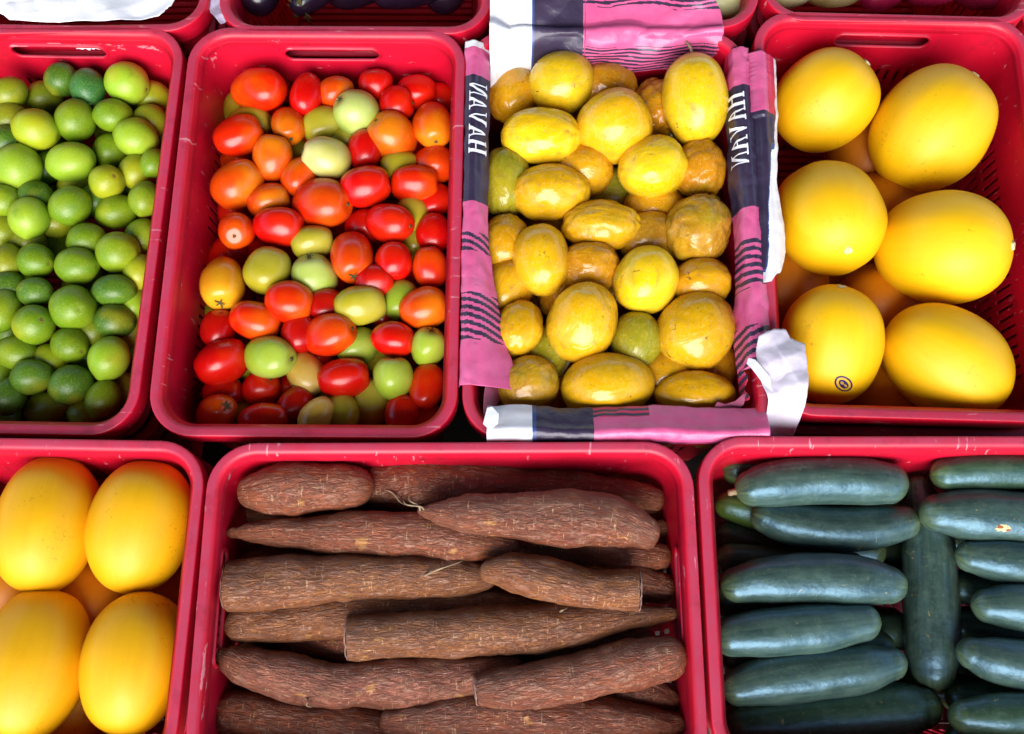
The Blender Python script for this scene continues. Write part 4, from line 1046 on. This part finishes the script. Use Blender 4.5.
scrap('paper_scrap', [(487, 408), (492, 407), (499, 414), (498, 424), (490, 430), (483, 424)], RIM + .012, M['white'], 'little twisted white paper end at the near left corner', .005, 15)
# white paper over the crate behind the limes
scrap('paper_sheet', [(-40, -40), (90, -60), (190, -40), (172, 4), (160, 17), (140, 20), (105, 21), (60, 23), (12, 23), (-4, 12), (-40, 12)], RIM + .03, M['white'], 'wide white paper sheet covering the crate behind the limes', .014, 22, freq=9, crease=.25)
lc = C['lime']; V = []
for a in range(40):
    for b in range(16):
        lx = lc.local(at(58 + 50 * a / 39, 48, RIM)).x; zb_ = -.050 - .006 * N3(a * .35, 1, 1) - (.004 if a > 20 else 0)
        V.append(lc.world(Vector((lx, lc.hy - .0035 + .0015 * N3(a * .3, b * .4, 2), zb_ * (1 - b / 15) - .0095 * b / 15))))
cc_ = sum(V, Vector()) / len(V); o = mesh_obj('paper_sheet', [v - cc_ for v in V], grid_faces(40, 16), M['white']); o.location = cc_
tag(o, 'white paper hanging behind the handle slot of the lime crate', 'paper', 'paper sheets in the crates')
scrap('plastic_film', [(206, -8), (222, -10), (230, 10), (228, 24), (222, 27), (212, 16)], RIM - .02, M['film'], 'crumpled pale plastic film between two crates at the top', .012, 28, freq=20)

# ------------------------------------------------------------------ produce glimpsed in the far row
def simple(kind, nm, cr, px, py, a, b, ang, z, cols, seed, label, cat, grp, mat=None):
    e = put(cr, px, py, a, b, ang, cr.z + z, 0, .85, clamp=True); o = add_fruit(kind, nm, cr, e, ('', *cols), seed, hi=True, lump=.04)
    if mat: o.data.materials[0] = M[mat]
    tag(o, label, cat, grp); return o
eg = [(262, -22, 40, 20, 85, 'eggplant leftmost in its crate'), (318, -18, 42, 22, 60, 'eggplant with green cap showing, second from left'), (368, -20, 46, 22, 20, 'eggplant in the middle of its crate lying slanted'), (415, -14, 44, 20, 10, 'dark eggplant right of the slanted one'), (452, -22, 40, 20, 70, 'eggplant rightmost in its crate')]
for i, (px, py, a, b, an, lb) in enumerate(eg):
    o = simple('eggplant', 'eggplant', C['egg'], px, py, a, b, an, -.045, ('#1c1020', '#2c1a2c'), 900 + i, lb, 'eggplant', 'eggplants in the far row')
    if i == 1: o.matrix_world = o.matrix_world @ Matrix.Rotation(PI, 4, 'X'); star(o, o.dimensions.z / 2, 1, .03, 6, 5, 'cal_g' if 'cal_g' in M else 'calyx', z=o.dimensions.z * .43)
for i, (px, py) in enumerate(((736, 2), (690, -20), (640, -25), (600, -22))):
    simple('melon', 'gourd', C['gourd'], px, py, 26, 22, 60 * i, -.05, ('#b4b27a', '#c8c498'), 930 + i, ('pale round gourd at the near right corner of its crate', 'pale gourd second from right behind the pink paper', 'pale gourd third from right behind the pink paper', 'pale gourd furthest left behind the pink paper')[i], 'gourd', 'gourds in the far row', 'pale')
for i, (px, py, a, an, cols) in enumerate(((790, -12, 30, 20, ('#b8b07c', '#cbc59a')), (835, -14, 34, 0, ('#a8985c', '#beb07c')), (885, -12, 30, 40, ('#7a1030', '#8e1a3c')), (935, -14, 32, 10, ('#7a1030', '#8e1a3c')), (985, -12, 30, -20, ('#6a1028', '#8e1a3c')))):
    simple('tomato', 'root_vegetable', C['beet'], px, py, a, 20, an, -.045, cols, 960 + i, ('pale root leftmost in the far right crate', 'tan root second from left in the far right crate', 'dark red root in the middle of the far right crate', 'dark red root second from right in the far right crate', 'dark red root rightmost in the far right crate')[i], 'root', 'roots in the far row')
for i, (px, py) in enumerate(((30, -8), (120, -10), (75, -14))):
    simple('lime', 'lime', C['eggl'], px, py, 20, 18, 40 * i, -.05, ('#6a9e16', '#86ad1a'), 980 + i, ('lime under the white paper at top left, leftmost', 'lime under the white paper at top left, rightmost', 'lime under the white paper at top left, middle')[i], 'lime', 'limes under the paper')

# ------------------------------------------------------------------ labels of the heaped fruit
CRN = {'lime': 'lime crate', 'tomato': 'tomato crate', 'passion': 'papered crate', 'melon': 'right melon crate', 'lmelon': 'left melon crate'}
NMW = {'lime': 'lime', 'tomato': 'tomato', 'passion_fruit': 'passion fruit', 'yellow_melon': 'melon'}
ORD = ['', 'second', 'third', 'fourth', 'fifth', 'sixth', 'seventh', 'eighth', 'ninth']
NUM = {2: 'two', 3: 'three', 4: 'four', 5: 'five', 6: 'six', 7: 'seven', 8: 'eight', 9: 'nine'}
cells = {}
for it in ITEMS:
    cr = C[it['cr']]; q = cr.local(it['P']); fy_ = (q.y + cr.hy) / (2 * cr.hy)
    if it['cr'] == 'lmelon':
        row = 'far row' if fy_ > .5 else 'near row'
    else: row = ('by the far wall' if fy_ > .8 else 'in the far third' if fy_ > .6 else 'in the middle' if fy_ > .4 else 'in the near third' if fy_ > .2 else 'by the near rim')
    fx_ = it['px']
    lo, hi = {'lime': (0, 165), 'tomato': (195, 455), 'passion': (490, 735), 'melon': (775, 1015), 'lmelon': (0, 190)}[it['cr']]
    k = (fx_ - lo) / (hi - lo); colw = 'left' if k < .34 else 'centre' if k < .67 else 'right'
    if it.get('off'): colw = 'beyond the picture edge'
    it['adj'] = {0: '', 1: 'half-hidden ', 2: 'buried '}[it['lay']] + ('wrinkled ' if it['wr'] >= .6 else '')
    if it['st'] == 'k': it['adj'] = 'stickered '
    it['zone'] = (row, colw); cells.setdefault((it['cr'], it['adj'], it['col'], it['zone']), []).append(it)
for (ck, adj, colr, (row, colw)), L in cells.items():
    n = len(L); w = NMW[L[0]['nm']]; ww = w if n == 1 else (w + 'es' if w.endswith('o') else w if w.endswith('fruit') else w + 's')
    sx = max(i['px'] for i in L) - min(i['px'] for i in L); sy = max(i['py'] for i in L) - min(i['py'] for i in L)
    byx = sx > sy; L.sort(key=lambda i: i['px'] if byx else i['py'])
    for i, it in enumerate(L):
        side = colw.replace('beyond the picture edge', 'out of frame') if colw.startswith('beyond') else colw
        tail = f"{row}, {side}, {CRN[ck]}"
        if n == 1: lb = f"{adj}{colr} {ww} {tail}"
        else:
            e0, e1 = ('leftmost', 'rightmost') if byx else ('farthest', 'nearest'); o_ = e0 if i == 0 else e1 if i == n - 1 else 'middle' if n == 3 else ORD[i]
            lb = f"{o_} of {NUM[n]} {adj}{colr} {ww} {tail}"
        tag(it['o'], lb, w, {'lime': 'limes heaped in their crate', 'tomato': 'tomatoes heaped in their crate', 'passion fruit': 'passion fruit heaped in their crate', 'melon': 'yellow melons in crates'}[w])

# ------------------------------------------------------------------ ground, light
V = [(-30, -30, 0), (30, -30, 0), (30, 30, 0), (-30, 30, 0)]
g = mesh_obj('ground', [(x, y, -.045) for x, y, z in V], [(0, 1, 2, 3)], M['ground'], smooth=False); tag(g, kind='structure')

# awning added out of view: shades the produce from above, leaves the front open
aw = empty('added_awning', (0, 1.6, -.045)); tag(aw, 'added unseen brown tarpaulin awning on four poles that shades the stall', 'awning')
V = []; nx_, ny_ = 24, 20
for i in range(nx_ + 1):
    for j in range(ny_ + 1):
        u, v = i / nx_, j / ny_; x = -2.6 + 5.2 * u; y = -2.65 + 4.9 * v
        V.append((x, y, 2.75 - 1.15 * v - .10 * math.sin(PI * ((u * 3) % 1)) * math.sin(PI * v)))
cn = mesh_obj('canopy', V, grid_faces(nx_ + 1, ny_ + 1), M['tarp'], parent=aw); sd = cn.modifiers.new('thickness', 'SOLIDIFY'); sd.thickness = .002
for sx in (-1, 1):
    for y, h in ((-2.6, 2.74), (2.2, 1.62)):
        Vp, fp = tube_pts([Vector((sx * 2.55, y, h * k / 6)) for k in range(7)], [.025] * 7, 12); mesh_obj('pole', Vp, fp, M['pole'], parent=aw)

W = bpy.data.worlds.new('World'); SC.world = W; W.use_nodes = True
nt = W.node_tree; bg = nt.nodes['Background']; sky = nt.nodes.new('ShaderNodeTexSky'); sky.sky_type = 'NISHITA'; sky.sun_disc = False
ELEV, AZ = R(36), R(184)             # light comes from the open front of the stall
sky.sun_elevation = ELEV; sky.sun_rotation = AZ; nt.links.new(sky.outputs[0], bg.inputs[0]); bg.inputs[1].default_value = .15
sun = bpy.data.lights.new('sun', 'SUN'); sun.energy = 2.15; sun.angle = R(44); sun.color = (1, .975, .94)
so = bpy.data.objects.new('sun', sun); COL.objects.link(so)
d = Vector((math.sin(AZ) * math.cos(ELEV), math.cos(AZ) * math.cos(ELEV), math.sin(ELEV)))
so.rotation_euler = d.to_track_quat('Z', 'Y').to_euler()
SC.view_settings.view_transform = 'Standard'; SC.view_settings.look = 'None'; SC.view_settings.exposure = 1.17; SC.view_settings.gamma = 1
SC.cycles.max_bounces = 6
